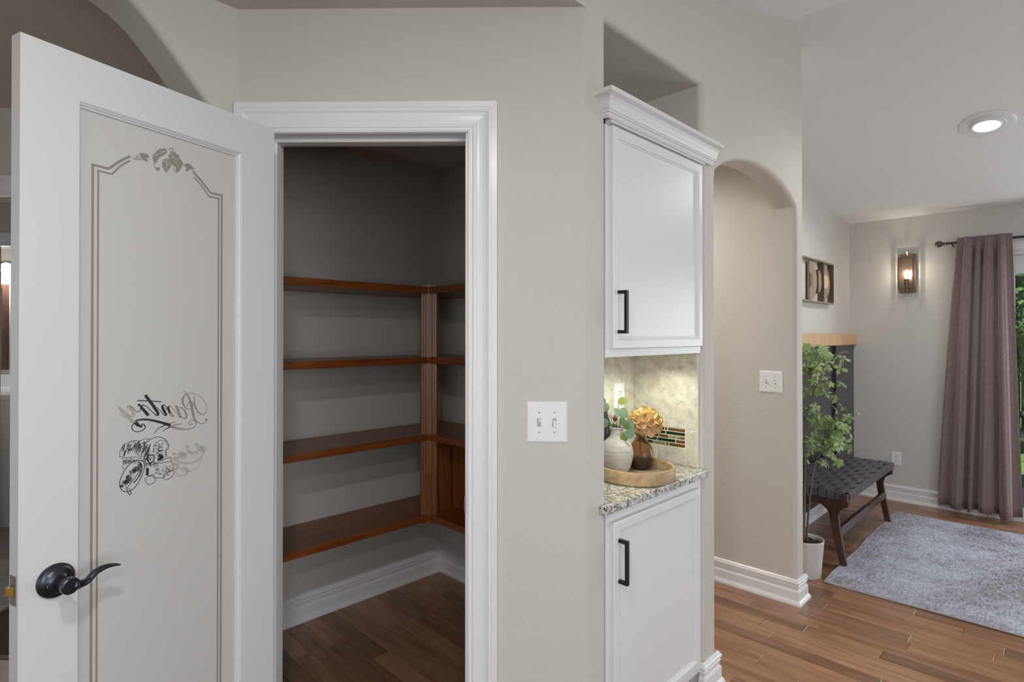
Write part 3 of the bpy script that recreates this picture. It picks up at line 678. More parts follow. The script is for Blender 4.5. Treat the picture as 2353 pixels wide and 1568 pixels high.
# ---------------------------------------------------------------- switch plates and outlets
def plate(name, label, cat, f, kind, w_, h_, loc, group=None):
    """f(u, z, out) -> world, centred on the plate"""
    t = thing(name, label, cat, loc, group)
    m = MB(lambda p: f(p[0], p[1], p[2]))
    vs = []; r = .005
    for (x, y, o) in ((w_/2, h_/2, 0), (w_/2, h_/2, .002), (w_/2-r, h_/2-r, .0055)):
        vs += [(-x, -y, o), (x, -y, o), (x, y, o), (-x, y, o)]
    fs = [(0, 1, 5, 4), (1, 2, 6, 5), (2, 3, 7, 6), (3, 0, 4, 7), (4, 5, 9, 8), (5, 6, 10, 9), (6, 7, 11, 10), (7, 4, 8, 11), (8, 9, 10, 11)]
    m.add(vs, fs).build('cover_plate', PLATE, t)
    G = simple('slot_dark', (.12, .12, .12), .6) if 'slot_dark' not in MATS else MATS['slot_dark']
    G2 = simple('slot_grey', (.40, .40, .40), .6) if 'slot_grey' not in MATS else MATS['slot_grey']
    if kind == 'toggle':
        for i, u in enumerate((-.023, .023)):
            MB(lambda p: f(*p)).box(u-.0055, u+.0055, -.0125, .0125, .005, .0058).build('toggle_slot', G2, t)
            k = -1 if i else 1
            MB(lambda p: f(*p)).add([(u-.004, -.006, .0055), (u+.004, -.006, .0055), (u+.004, .006, .0055), (u-.004, .006, .0055), (u-.0035, k*.008-.003, .017), (u+.0035, k*.008-.003, .017), (u+.0035, k*.008+.003, .016), (u-.0035, k*.008+.003, .016)],
                [(0, 3, 2, 1), (4, 5, 6, 7), (0, 1, 5, 4), (1, 2, 6, 5), (2, 3, 7, 6), (3, 0, 4, 7)]).build('toggle', PLATE, t, bevel=.001)
            for z in (-.030, .030):
                MB(lambda p: f(*p)).prism(arc(u, z, .003, .003, 0, 2*PI, 10)[:-1], lambda p: (p[0], p[1], .005), lambda p: (p[0], p[1], .0062)).build('screw', G2, t)
    elif kind == 'duplex':
        for z in (-.020, .020):
            fc = MB(lambda p: f(*p)).prism(arc(0, z, .0165, .0145, 0, 2*PI, 20)[:-1], lambda p: (p[0], p[1], .005), lambda p: (p[0], p[1], .0068)).build('receptacle', PLATE, t)
            for u in (-.0062, .0062): MB(lambda p: f(*p)).box(u-.0012, u+.0012, z-.001, z+.008, .0066, .0072).build('slot', G, fc)
            MB(lambda p: f(*p)).prism(arc(0, z-.007, .0025, .0025, 0, 2*PI, 8)[:-1], lambda p: (p[0], p[1], .0066), lambda p: (p[0], p[1], .0072)).build('slot', G, fc)
    else:
        fc = MB(lambda p: f(*p)).box(-.0165, .0165, -.033, .033, .005, .0075).build('receptacle', PLATE, t, bevel=.001)
        for z in (-.020, .020):
            for u in (-.0062, .0062): MB(lambda p: f(*p)).box(u-.0012, u+.0012, z-.001, z+.008, .0074, .0080).build('slot', G, fc)
            MB(lambda p: f(*p)).prism(arc(0, z-.007, .0025, .0025, 0, 2*PI, 8)[:-1], lambda p: (p[0], p[1], .0074), lambda p: (p[0], p[1], .0080)).build('slot', G, fc)
    return t
plate('light_switch', 'white double toggle switch on the wall beside the pantry door casing', 'light switch', lambda u, z, o: DW(.1495+u, 1.1675+z, o), 'toggle', .123, .123, DW(.1495, 1.1675))
plate('light_switch', 'white double toggle switch on the hallway wall inside the arch', 'light switch', lambda u, z, o: (3.21-o, 1.184-u, 1.1755+z), 'toggle', .122, .117, (3.21, 1.184, 1.1755))
plate('wall_outlet', 'white duplex outlet on the greige wall behind the bench end', 'outlet', lambda u, z, o: (XS-o, 1.1035-u, .360+z), 'duplex', .074, .117, (XS, 1.1035, .36))
plate('wall_outlet', 'white outlet on the tiled backsplash behind the vases', 'outlet', lambda u, z, o: (2.02+u, NB-.010-o, 1.170+z), 'decora', .072, .117, (2.02, NB-.01, 1.17))

# ---------------------------------------------------------------- cabinets
def cab_door(parent, a0, a1, z0, z1, bf, fw_=.032, wide=.0):
    """shaker door with stepped inner edge, front face at Y = bf"""
    d = MB(); t = .02
    P = [(0, t), (0, .003), (.003, 0), (fw_-.008, 0), (fw_-.005, .0025), (fw_-.002, .003), (fw_, .0065), (fw_+.004, .007), (fw_+.006, .010), (fw_+.006, t)]
    vs, fs = sweep([(a0, z0), (a1, z0), (a1, z1), (a0, z1)], P, lambda x, z, h: (x, bf+h, z), True)
    o = d.add(vs, fs).build('door', CAB, parent)
    MB().box(a0+fw_-.002, a1-fw_+.002, bf+.0095, bf+.016, z0+fw_-.002, z1-fw_+.002).build('door_panel', CAB, o)
    return o
def pull(parent, a, z0, z1, bf):
    h = MB(); t = .0065
    h.box(a-t, a+t, bf-.034, bf-.024, z0, z1); h.box(a-t, a+t, bf-.0245, bf+.001, z0, z0+.011); h.box(a-t, a+t, bf-.0245, bf+.001, z1-.011, z1)
    o = h.build('handle', PULL, parent, bevel=.001); o['label'] = 'matte black bar pull'; return o
UC = thing('wall_cabinet', 'white single-door wall cabinet with crown moulding in the niche', 'cabinet', (1.815, 1.2, 1.36))
MB().box(1.493, 2.137, 1.0605, NB-.004, 1.378, 2.13).build('cabinet_body', CAB, UC)
MB().box(1.493, 2.137, 1.0605, 1.0805, 1.36, 1.378).build('light_rail', CAB, UC)
d_ = cab_door(UC, 1.510, 2.119, 1.386, 2.100, 1.040, .036)
pull(d_, 1.538, 1.436, 1.574, 1.040)
KP = [(0, 0), (.006, 0), (.012, .006), (.013, .012), (.018, .013), (.018, .019), (.021, .020), (.0255, .026), (.026, .034), (.030, .044), (.038, .052), (.048, .057), (.052, .059), (.052, .072), (0, .072)]
vs, fs = sweep([(1.474, 1.052), (1.474, 1.038), (2.188, 1.038)], [(-o, 2.112+h) for o, h in KP], lambda x, y, h: (x, y, h))
cr = MB().add(vs, fs); cr.build('crown_moulding', CAB, UC)
MB().box(1.493, 2.137, 1.038, 1.075, 2.105, 2.178).build('crown_backer', CAB, UC)
for x in (1.72, 1.95):
    MB().lathe((x, 1.15, 1.3725), [(.022, 0), (.024, .0055)], 20).build('puck_light', PUCK, UC)
LC = thing('base_cabinet', 'white single-door base cabinet under the granite top in the niche', 'cabinet', (1.815, 1.2, 0))
MB().box(1.493, 2.137, 1.0605, NB-.004, .10, .873).build('cabinet_body', CAB, LC)
MB().box(1.493, 2.137, 1.11, NB-.004, 0, .10).build('toe_kick', CAB, LC)
d_ = cab_door(LC, 1.512, 2.098, .138, .833, 1.040, .036)
pull(d_, 1.540, .637, .778, 1.040)
CT = MB().prism([(1.446, 1.026), (2.146, 1.026), (2.146, 1.0515), (2.1385, 1.0515), (2.1385, NB-.001), (1.4915, NB-.001), (1.4915, 1.0515), (1.446, 1.0515)], lambda p: (p[0], p[1], .874), lambda p: (p[0], p[1], .901)).build('countertop', GRANITE, bevel=.003, seg=3, loc=(1.81, 1.2, .874))
setp(CT, 'speckled grey and cream granite countertop on the base cabinet', 'countertop')
lamp('under_cabinet_glow_a', 'SPOT', (1.72, 1.15, 1.371), 6, (.95, 1, .80), .02, rot=(0, 0, 0), spot=(2.5, .6))
lamp('under_cabinet_glow_b', 'SPOT', (1.95, 1.15, 1.371), 6, (.95, 1, .80), .02, rot=(0, 0, 0), spot=(2.5, .6))

# backsplash of real tiles
BS = thing('backsplash', 'cream travertine tile backsplash with a green and amber glass mosaic band', 'backsplash', (2.13, 1.25, .901))
ST = 2.1395          # niche side face
MB().box(ST-.0088, ST, 1.067, NB, .9015, 1.377).build('grout_bed', GROUT, BS)
MB().box(1.491, ST-.0088, NB-.0088, NB, .9015, 1.377).build('grout_bed', GROUT, BS)
def clip(poly, x0, x1, y0, y1):
    def cut(P, ins, inter):
        o = []
        for i in range(len(P)):
            a, b = P[i-1], P[i]
            if ins(b):
                if not ins(a): o.append(inter(a, b))
                o.append(b)
            elif ins(a): o.append(inter(a, b))
        return o
    def ix(v): return lambda a, b: (v, a[1]+(b[1]-a[1])*(v-a[0])/(b[0]-a[0]))
    def iy(v): return lambda a, b: (a[0]+(b[0]-a[0])*(v-a[1])/(b[1]-a[1]), v)
    for ins, it in ((lambda p: p[0] >= x0, ix(x0)), (lambda p: p[0] <= x1, ix(x1)), (lambda p: p[1] >= y0, iy(y0)), (lambda p: p[1] <= y1, iy(y1))):
        if len(poly) < 3: return []
        poly = cut(poly, ins, it)
    return poly
def tile(poly, f0, f1, mat=TRAV, name='tile', bv=.0012):
    if len(poly) >= 3: MB().prism(poly, f0, f1).build(name, mat, BS, bevel=bv, seg=1)
side0, side1 = (lambda p: (ST-.0035, p[0], p[1])), (lambda p: (ST-.0105, p[0], p[1]))
back0, back1 = (lambda p: (p[0], NB-.0035, p[1])), (lambda p: (p[0], NB-.0105, p[1]))
TS = .154; g = .0016
def diag_tiles(x0, x1, y0, y1, sum0, dif0, f0, f1):
    for i in range(-8, 9):
        for j in range(-8, 9):
            # tile bounded by x+y in (S, S+TS*sqrt2), y-x in (D, D+TS*sqrt2)
            q = TS*math.sqrt(2); S = sum0+i*q; D = dif0+j*q; s0, s1, d0, d1 = S+g, S+q-g, D+g, D+q-g
            P = [((s0-d0)/2, (s0+d0)/2), ((s1-d0)/2, (s1+d0)/2), ((s1-d1)/2, (s1+d1)/2), ((s0-d1)/2, (s0+d1)/2)]
            c = clip(P, x0, x1, y0, y1)
            if len(c) >= 3:
                ar = abs(sum(c[k-1][0]*c[k][1]-c[k][0]*c[k-1][1] for k in range(len(c))))/2
                if ar > .00012: tile(c, f0, f1)
MZ0, MZ1 = .972, 1.050
diag_tiles(1.1215, NB-.0115, MZ1+.002, 1.3755, 2.512, -.178, side0, side1)
diag_tiles(1.50, ST-.0115, .903, 1.3755, 3.49, -.78, back0, back1)
for z0, z1 in ((.903, 1.0475), (1.0505, 1.2045), (1.2075, 1.3755)): tile([(1.068, z0), (1.1195, z0), (1.1195, z1), (1.068, z1)], side0, side1)
for y0, y1 in ((1.1215, 1.2485), (1.2515, NB-.0115)): tile([(y0, .903), (y1, .903), (y1, MZ0-.002), (y0, MZ0-.002)], side0, side1)
rows = [[(.075, 'A'), (.012, 'A'), (.05, 'G'), (.07, 'G')], [(.085, 'G'), (.045, 'G'), (.03, 'A'), (.09, 'A')], [(.070, 'S'), (.043, 'A'), (.05, 'G'), (.06, 'A')], [(.040, 'A'), (.080, 'G'), (.05, 'G'), (.05, 'A')], [(.070, 'A'), (.011, 'A'), (.055, 'S'), (.09, 'G')]]
rh = (MZ1-MZ0)/5
for r_, row in enumerate(rows):
    y = 1.1235; z1 = MZ1-r_*rh-.0014; z0 = z1-rh+.0036
    for L, c in row:
        y1 = min(y+L, NB-.012)
        if y1-y > .006: tile([(y, z0), (y1, z0), (y1, z1), (y, z1)], side0, side1, {'A': AMBERG, 'G': GREENG, 'S': STONET}[c], 'mosaic_tile', .0008)
        y = y1+.0036

# ---------------------------------------------------------------- tray and vases on the counter
TZ = .901
tc = (1.83, 1.162)
tr = thing('serving_tray', 'round shallow wooden tray on the granite countertop', 'tray', (*tc, TZ))
MB().lathe((*tc, TZ), [(.126, 0), (.139, .002), (.141, .006), (.141, .046), (.139, .049), (.133, .049), (.1305, .046), (.1295, .0125), (.126, .011)], 64, False).build('tray_rim', TRAYW, tr, smooth='edge')
MB().lathe((*tc, TZ), [(.1295, .002), (.1295, .0118)], 64).build('tray_floor', TRAYF, tr)
TSLOT = simple('tray_slot', (.42, .44, .36), .6)
for aa in (math.radians(164), math.radians(-16)):
    hx, hy = tc[0]+.1385*math.cos(aa), tc[1]+.1385*math.sin(aa)
    M = Matrix.Translation((hx, hy, TZ+.026)) @ Matrix.Rotation(aa, 4, 'Z')
    MB().prism(arc(0, 0, .028, .007, 0, 2*PI, 20)[:-1], lambda p: M @ Vector((.0028, p[0], p[1])), lambda p: M @ Vector((-.010, p[0], p[1]))).build('hand_hole', TSLOT, tr)
VZ = TZ+.0122
vc = (1.815, 1.237)
va = thing('bottle_vase', 'matte off-white ceramic bottle vase with ribbed body on the tray', 'vase', (*vc, VZ))
prof = [(.030, 0), (.040, .001), (.046, .008), (.053, .025), (.0595, .050), (.0620, .070), (.0605, .088), (.054, .105), (.042, .119), (.0305, .128), (.0245, .137), (.0222, .150), (.0228, .160), (.0250, .166), (.0245, .169), (.0215, .169), (.0195, .165), (.0185, .150), (.018, .12)]
pr2 = []
for i in range(len(prof)-1):
    for j in range(6):
        t = j/6; r = prof[i][0]*(1-t)+prof[i+1][0]*t; z = prof[i][1]*(1-t)+prof[i+1][1]*t
        if .02 < z < .09 and i < 12: r += .0004*math.sin(z*2*PI/.0042)
        pr2.append((r, z))
MB().lathe((*vc, VZ), pr2+[prof[-1]], 48, False).build('vase_body', CERAM, va, smooth=True)
ac = (1.921, 1.199)
av = thing('amber_vase', 'rounded amber glass vase holding the dried hydrangea on the tray', 'vase', (*ac, VZ))
ap = [(.001, .004), (.020, .003), (.028, .001), (.033, .004), (.042, .016), (.0485, .034), (.0500, .050), (.0470, .070), (.0400, .090), (.0300, .105), (.0200, .115), (.0150, .122), (.0140, .128), (.0165, .134), (.0150, .134), (.0125, .128), (.0135, .121), (.0185, .113), (.0285, .103), (.0380, .089), (.0450, .070), (.0480, .050), (.0465, .034), (.040, .018), (.031, .008), (.001, .008)]
MB().lathe((*ac, VZ), ap, 40, False).build('vase_body', AMBER, av, smooth=True)
MB().lathe((*ac, VZ), [(.001, .0085), (.030, .0085), (.0395, .0185), (.0455, .034), (.046, .040), (.001, .040)], 32, False).build('vase_water', simple('amber_water', (.50, .24, .08), .05, trans=.8, ior=1.33), av, smooth='edge')
bc = (1.872, 1.334)
bv = thing('dark_vase', 'small dark glazed bottle vase behind the off-white vase', 'vase', (*bc, TZ))
MB().lathe((*bc, TZ), [(.018, 0), (.024, .003), (.0275, .03), (.0280, .10), (.0275, .17), (.020, .195), (.013, .21), (.012, .235), (.0145, .240), (.011, .240), (.010, .21)], 28, False).build('vase_body', DARKV, bv, smooth=True)

# hydrangea: floret = four petals around a centre
def petal_mesh(n=5, L=.016, W=.0085, cup=.35):
    m = MB()
    for k in range(n):
        a = 2*PI*k/n
        pts = []
        for (t, w_) in ((.03, .15), (.15, .55), (.32, .86), (.52, 1.0), (.72, .94), (.88, .68), (.97, .36), (1, .1)):
            for s_ in (-1, 0, 1):
                x = L*t; y = W*w_*s_; z = cup*x*t - .1*abs(s_)*W
                pts.append((x*math.cos(a)-y*math.sin(a), x*math.sin(a)+y*math.cos(a), z + .002*(k % 2)))
        m.add(pts, [(3*i+j, 3*i+j+1, 3*i+j+4, 3*i+j+3) for i in range(7) for j in range(2)])
    return m
hyd = thing('hydrangea_stem', 'dried golden hydrangea bloom standing in the amber vase', 'flower', (ac[0], ac[1], VZ+.05))
hcx = Vector((ac[0]+.018, ac[1]-.010, VZ+.178))
m = MB(); m.tube([(ac[0], ac[1], VZ+.042), (ac[0]-.004, ac[1], VZ+.09), (ac[0]-.002, ac[1]+.001, VZ+.125), (hcx.x, hcx.y, hcx.z-.02)], [.003, .003, .003, .0035], 8); m.build('stem', BARK, hyd, smooth=True)
m = MB(); m.sphere(tuple(hcx), .036, 14, 8); m.build('flower_core', simple('flower_core', (.30, .16, .06), .9), hyd, smooth=True)
f1 = petal_mesh(4, .021, .0125, .55).build('floret', PETAL, hyd, smooth=True, local=True); f2 = petal_mesh(4, .021, .0125, .40).build('floret', PETAL2, hyd, smooth=True, local=True)
N = 54; first = {0: True, 1: True}
for i in range(N):
    zc_ = 1-2*(i+.5)/N; a = i*2.39996; rr = math.sqrt(1-zc_*zc_); d = Vector((rr*math.cos(a), rr*math.sin(a), zc_*.85))
    if zc_ < -.80: continue
    which = 0 if (d.z > .1 or R.random() < .25) else 1
    src = f1 if which == 0 else f2
    c = src if first[which] else copy_obj(src, hyd)
    first[which] = False
    c.location = hcx + d*(.050+R.uniform(-.004, .007)) - ORG[hyd.name]
    c.rotation_euler = (d.to_track_quat('Z', 'Y').to_matrix() @ Matrix.Rotation(R.random()*6, 3, 'Z')).to_euler(); s_ = R.uniform(.9, 1.3); c.scale = (s_,)*3
# eucalyptus spray in the off-white vase
eu = thing('eucalyptus_spray', 'faux eucalyptus spray with a small cone in the off-white vase', 'greenery', (vc[0], vc[1], VZ+.12))
def leaf_mesh(L, W, round_=True):
    m = MB(); pts = []
    for t, w_ in ([(0, .06)] + [((1-math.cos(PI*i/10))/2, math.sin(PI*i/10)) for i in range(1, 10)] + [(1, .04)] if round_ else [(0, .05)] + [((1-math.cos(PI*i/10))/2, math.sin(PI*i/10)**1.3*(1.15-.3*i/10)) for i in range(1, 10)] + [(1, .03)]):
        for s_ in (-1, 0, 1): pts.append((L*t, W*w_*s_, -.12*L*t*t + .12*abs(s_)*W*w_))
    m.add(pts, [(3*i+j, 3*i+j+1, 3*i+j+4, 3*i+j+3) for i in range(10) for j in range(2)]); return m
def CAMV(X, Z): q = cw(X, Z); return Vector((q[0], q[1], 0))
right = CAMV(1, 0); ahead = CAMV(0, 1)
vtop = Vector((vc[0], vc[1], VZ+.16))
stems = [(-.055, -.01, .075), (-.030, -.01, .06), (.006, .0, .105), (.030, -.02, .055), (.045, .0, .075), (-.005, -.03, .03), (.06, -.03, .01), (-.06, 0, .03)]
mst = MB()
for x, dz_, h in stems:
    tip = vtop + right*x + ahead*dz_ + Vector((0, 0, h)); mid = vtop + right*x*.4 + Vector((0, 0, h*.6)); mst.tube([tuple(vtop-Vector((0, 0, .04))), tuple(mid), tuple(tip)], [.0014, .0012, .0008], 6)
mst.build('stems', BARK, eu, smooth=True)
l1 = leaf_mesh(.036, .019).build('leaf', EUCA, eu, smooth=True, local=True); l2 = leaf_mesh(.034, .015).build('leaf', OLIVE, eu, smooth=True, local=True); l3 = leaf_mesh(.045, .012, False).build('leaf', EUCA, eu, smooth=True, local=True)
# (right, ahead, up) of the leaf base from the vase mouth, direction (right, up, ahead), roll, kind
LV = [(-.030, -.01, .078, (-.9, .3, .1), 70, 0), (-.032, -.012, .030, (-.9, -.25, -.1), 80, 0), (.006, 0, .10, (.75, .45, -.3), 80, 1), (.010, 0, .072, (.8, -.25, -.2), 60, 1), (.004, -.01, .07, (.85, -.45, -.2), 75, 2), (-.012, -.01, .08, (.8, -.7, -.1), 70, 2),
      (.018, -.02, .05, (.05, -1, -.1), 85, 0), (.034, -.01, .03, (.6, -.6, -.4), 80, 0), (.024, -.04, -.004, (.9, -.25, -.5), 85, 0), (.016, -.03, -.008, (.3, -.9, -.1), 80, 1), (.02, -.02, .035, (.5, -.8, -.2), 70, 1), (-.006, 0, .02, (-.3, -.6, .2), 80, 1), (-.05, 0, .03, (-.8, -.5, 0), 80, 0), (-.04, .01, .10, (-.6, .6, .2), 60, 2)]
fst = {0: True, 1: True, 2: True}
for x, ah, up, dr, roll, k in LV:
    src = (l1, l2, l3)[k]; c = src if fst[k] else copy_obj(src, eu); fst[k] = False
    c.location = vtop + right*x + ahead*ah + Vector((0, 0, up)) - ORG[eu.name]
    d = (right*dr[0] + Vector((0, 0, dr[1])) + ahead*dr[2]).normalized()
    q = d.to_track_quat('X', 'Z').to_matrix() @ Matrix.Rotation(math.radians(roll), 3, 'X'); c.rotation_euler = q.to_euler()
cp = vtop + right*(-.010) + ahead*(-.02) + Vector((0, 0, .032))
m = MB(); pr = []
for i in range(12): t = i/11; r = .0085*math.sin(PI*(.12+.85*t)); pr += [(max(r, .001), .026*t), (max(r*1.12, .0012), .026*t+.0006), (max(r*.8, .001), .026*t+.0012)]
m.lathe(tuple(cp), pr, 12, False).build('cone', CONE, eu)

# ---------------------------------------------------------------- wainscot on the art wall
WC = thing('wainscot', 'near-black wainscot boards topped by a pale maple rail behind the bench', 'wainscot', (4.6, YA, .134), kind='structure')
MB().box(3.328, XS-.001, YA-.012, YA-.001, .134, 1.345).build('backing_board', DARKP, WC)
for a0, a1 in ((5.30, XS-.002), (4.36, 4.46), (3.45, 3.55)):
    MB().box(a0, a1, YA-.032, YA-.0115, .134, 1.345).build('batten', DARKP, WC, bevel=.002)
mr = MB().box(3.328, XS-.0005, YA-.060, YA-.001, 1.345, 1.437).build('top_rail', MAPLE, WC, bevel=.002); mr['label'] = 'pale maple top rail'

# ---------------------------------------------------------------- wall art
A0, A1, Z0, Z1 = 4.12, 5.195, 1.682, 2.016
ART = thing('wall_art', 'framed relief of stained wooden half-moons above the wainscot', 'wall art', (4.66, YA, Z0))
yb, yf = YA-.002, YA-.045
for x0, x1, z0, z1 in ((A0, A1, Z0, Z0+.012), (A0, A1, Z1-.012, Z1)): MB().box(x0, x1, yf, yb, z0, z1).build('frame_rail', ARTW, ART, bevel=.001)
for x0 in (A0, A1-.012, 4.93): MB().box(x0, x0+.012, yf, yb, Z0+.012, Z1-.012).build('frame_post', ARTD, ART, bevel=.001)
def halfmoon(cx, cz, rx, rz, side, y0, y1, mat, name='half_moon', hole=None):
    a = arc(cx, cz, rx*side, rz, -PI/2, PI/2, 24)
    MB().prism(a, lambda p: (p[0], y0, p[1]), lambda p: (p[0], y1, p[1])).build(name, mat, ART)
zm = (Z0+Z1)/2
halfmoon(4.64, zm-.005, .175, .150, 1, YA-.030, YA-.014, ARTW)
halfmoon(4.64, zm+.0, .055, .055, 1, YA-.034, YA-.029, ARTD)
halfmoon(4.845, zm, .068, .088, 1, YA-.034, YA-.020, ARTW)
MB().box(4.82, 4.845, YA-.036, YA-.012, zm-.092, zm+.092).build('slat', ARTD, ART)
halfmoon(4.955, zm, .190, .152, 1, YA-.028, YA-.014, ARTW)
halfmoon(4.2, zm, .16, .150, 1, YA-.030, YA-.014, ARTW)
MB().prism(arc(5.015, zm+.005, .066, .058, 0, 2*PI, 28)[:-1], lambda p: (p[0], YA-.036, p[1]), lambda p: (p[0], YA-.026, p[1])).build('disc', MAPLE, ART)

# ---------------------------------------------------------------- bench
BN = thing('woven_bench', 'dark walnut bench with woven charcoal leather strap seat along the wainscot', 'bench', (4.53, 1.205, 0))
X0, X1, Y0, Y1, ZT = 3.905, 5.165, .990, 1.428, .458
for y0 in (Y0, Y1-.032): MB().box(X0, X1, y0, y0+.032, ZT-.052, ZT-.006).build('side_rail', WALNUTX, BN, bevel=.004)
for x0 in (X0+.032, X1-.064): MB().box(x0, x0+.032, Y0+.032, Y1-.032, ZT-.052, ZT-.010).build('cross_rail', WALNUT, BN, bevel=.004)
def endframe(xc):
    # curved-shoulder end frame in the Y-Z plane
    H = ZT-.052; pts = []
    ym = (Y0+Y1)/2
    def half():
        o = [(Y0, H), (Y0, H-.035)]
        o += [(Y0+.002+.050*t, H-.037-.006*t-.03*t*t) for t in (.3, .6, .8, .92)]
        o += [(Y0+.058, H-.10), (Y0+.050, H-.17), (Y0+.012, .0005), (Y0+.050, .0005), (Y0+.098, H-.17), (Y0+.108, H-.10)]
        o += [(Y0+.112+.05*t, H-.095+.055*math.sqrt(t)) for t in (.15, .4, .7, 1)]
        return o
    h = half()
    full = [(p[0], max(p[1], .0086)) for p in h] + [(2*ym-p[0], p[1]) for p in reversed(h)]
    return MB().prism(full, lambda p: (xc-.014, p[0], p[1]), lambda p: (xc+.014, p[0], p[1]))
for xc in (3.945, 5.115): endframe(xc).build('leg_frame', WALNUT, BN, bevel=.003)
for yy in (Y0+.045, Y1-.077): MB().box(3.955, 5.105, yy, yy+.022, .178, .236).build('stretcher', WALNUTX, BN, bevel=.003)
# woven straps: wefts cross the seat front to back, warps run lengthwise in pairs
nW = 26; pitch = (X1-X0-.09)/nW
wp = [Y0+.052+.0485*i for i in range(8)]
def weave(i, j): return 1 if ((i//1 + 2*(j//1)) % 4) < 2 else -1
proto = {}
for i in range(nW):
    xc = X0+.045+pitch*(i+.5); hw = pitch*.425
    m = MB(); ys = [Y0-.0022, Y0-.0022, Y0+.004]; zs = [ZT-.045, ZT-.010, ZT-.002]
    for j, y in enumerate(wp):
        ys.append(y); zs.append(ZT-.001+.0042*weave(i, j))
    ys += [Y1-.004, Y1+.0022, Y1+.0022]; zs += [ZT-.002, ZT-.010, ZT-.045]
    n = len(ys); top = []; bot = []
    for k in range(n):
        d = Vector((ys[min(k+1, n-1)]-ys[max(k-1, 0)], zs[min(k+1, n-1)]-zs[max(k-1, 0)])).normalized(); nn = Vector((-d.y, d.x))*.0024
        top.append((ys[k]+nn.x, zs[k]+nn.y)); bot.append((ys[k], zs[k]))
    vs = []
    for k in range(n):
        for (q, x) in ((top[k], xc-hw), (top[k], xc+hw), (bot[k], xc+hw), (bot[k], xc-hw)): vs.append((x, q[0], q[1]))
    fs = [(4*k+a, 4*k+(a+1) % 4, 4*k+4+(a+1) % 4, 4*k+4+a) for k in range(n-1) for a in range(4)] + [(0, 1, 2, 3), (4*n-1, 4*n-2, 4*n-3, 4*n-4)]
    m.add(vs, fs).build('strap', LEATHER, BN)
for j, y in enumerate(wp):
    m = MB(); hw = .021; pts = [(X0+.0298, ZT-.050), (X0+.0298, ZT-.008), (X0+.036, ZT+.0005)]
    for i in range(nW): pts.append((X0+.045+pitch*(i+.5), ZT+.0002-.0044*weave(i, j)))
    pts += [(X1-.036, ZT+.0005), (X1-.0298, ZT-.008), (X1-.0298, ZT-.050)]
    n = len(pts); vs = []
    for k in range(n):
        d = Vector((pts[min(k+1, n-1)][0]-pts[max(k-1, 0)][0], pts[min(k+1, n-1)][1]-pts[max(k-1, 0)][1])).normalized(); nn = Vector((-d.y, d.x))*.0024
        for (dx, dz, yy) in ((nn.x, nn.y, y-hw), (nn.x, nn.y, y+hw), (0, 0, y+hw), (0, 0, y-hw)): vs.append((pts[k][0]+dx, yy, pts[k][1]+dz))
    fs = [(4*k+a, 4*k+(a+1) % 4, 4*k+4+(a+1) % 4, 4*k+4+a) for k in range(n-1) for a in range(4)] + [(0, 1, 2, 3), (4*n-1, 4*n-2, 4*n-3, 4*n-4)]
    m.add(vs, fs).build('strap', LEATHER, BN)

# ---------------------------------------------------------------- rug
RG = thing('area_rug', 'faded blue-grey distressed area rug on the wood floor in front of the bench', 'rug', (4.5, 0, 0))
m = MB(); nx, ny = 40, 36; rx0, rx1, ry0, ry1 = 3.612, 5.442, 1.036, -1.3; vs = []
for i in range(nx+1):
    for j in range(ny+1):
        x = rx0+(rx1-rx0)*i/nx; y = ry0+(ry1-ry0)*j/ny
        if j == 0: y += .004*math.sin(x*7)+.002*math.sin(x*17)
        if i == 0: x += .006*math.sin(y*5)
        if i == nx: x += .008*math.sin(y*6+1)
        vs.append((x, y, .0075+.0008*math.sin(x*9+y*5)))
k = len(vs); m.add(vs + [(v[0], v[1], .0008) for v in vs], [(i*(ny+1)+j, (i+1)*(ny+1)+j, (i+1)*(ny+1)+j+1, i*(ny+1)+j+1) for i in range(nx) for j in range(ny)]
    + [(i*(ny+1), (i+1)*(ny+1), k+(i+1)*(ny+1), k+i*(ny+1)) for i in range(nx)] + [(j, j+1, k+j+1, k+j) for j in range(ny)] + [(nx*(ny+1)+j, nx*(ny+1)+j+1, k+nx*(ny+1)+j+1, k+nx*(ny+1)+j) for j in range(ny)])
m.build('pile', RUG, RG, smooth='edge')
edge = [(rx0+.006*math.sin((ry0+(ry1-ry0)*j/ny)*5), ry0+(ry1-ry0)*j/ny, .005) for j in range(ny, -1, -1)] + [(rx0+(rx1-rx0)*i/nx, ry0+.004*math.sin((rx0+(rx1-rx0)*i/nx)*7)+.002*math.sin((rx0+(rx1-rx0)*i/nx)*17), .005) for i in range(1, nx)] + [(rx1+.008*math.sin((ry0+(ry1-ry0)*j/ny)*6+1), ry0+(ry1-ry0)*j/ny, .005) for j in range(ny+1)]
MB().tube(edge, .0042, 6).build('bound_edge', RUGE, RG, smooth=True)

# ---------------------------------------------------------------- potted tree
PC = (3.652, 1.148)
PT = thing('potted_tree', 'slender faux tree with whorled green leaves in a fluted white pot behind the wall end', 'plant', (*PC, 0))
m = MB(); n = 72; vs = []; prof = [(.078, 0), (.082, .004), (.087, .07), (.094, .15), (.0985, .205), (.100, .216), (.0985, .220), (.094, .219), (.091, .20), (.088, .16)]
for i in range(n):
    a = 2*PI*i/n
    for q, (r, z) in enumerate(prof):
        rr = r - (.0022*(.5+.5*math.cos(a*24)) if 0 < q < 4 and z < .16 else 0); vs.append((PC[0]+rr*math.cos(a), PC[1]+rr*math.sin(a), z))
M_ = len(prof); m.add(vs, [(i*M_+q, ((i+1) % n)*M_+q, ((i+1) % n)*M_+q+1, i*M_+q+1) for i in range(n) for q in range(M_-1)] + [tuple(i*M_ for i in range(n))]); m.build('pot', POT, PT, smooth=True)
m = MB(); vs = [(PC[0], PC[1], .198)]
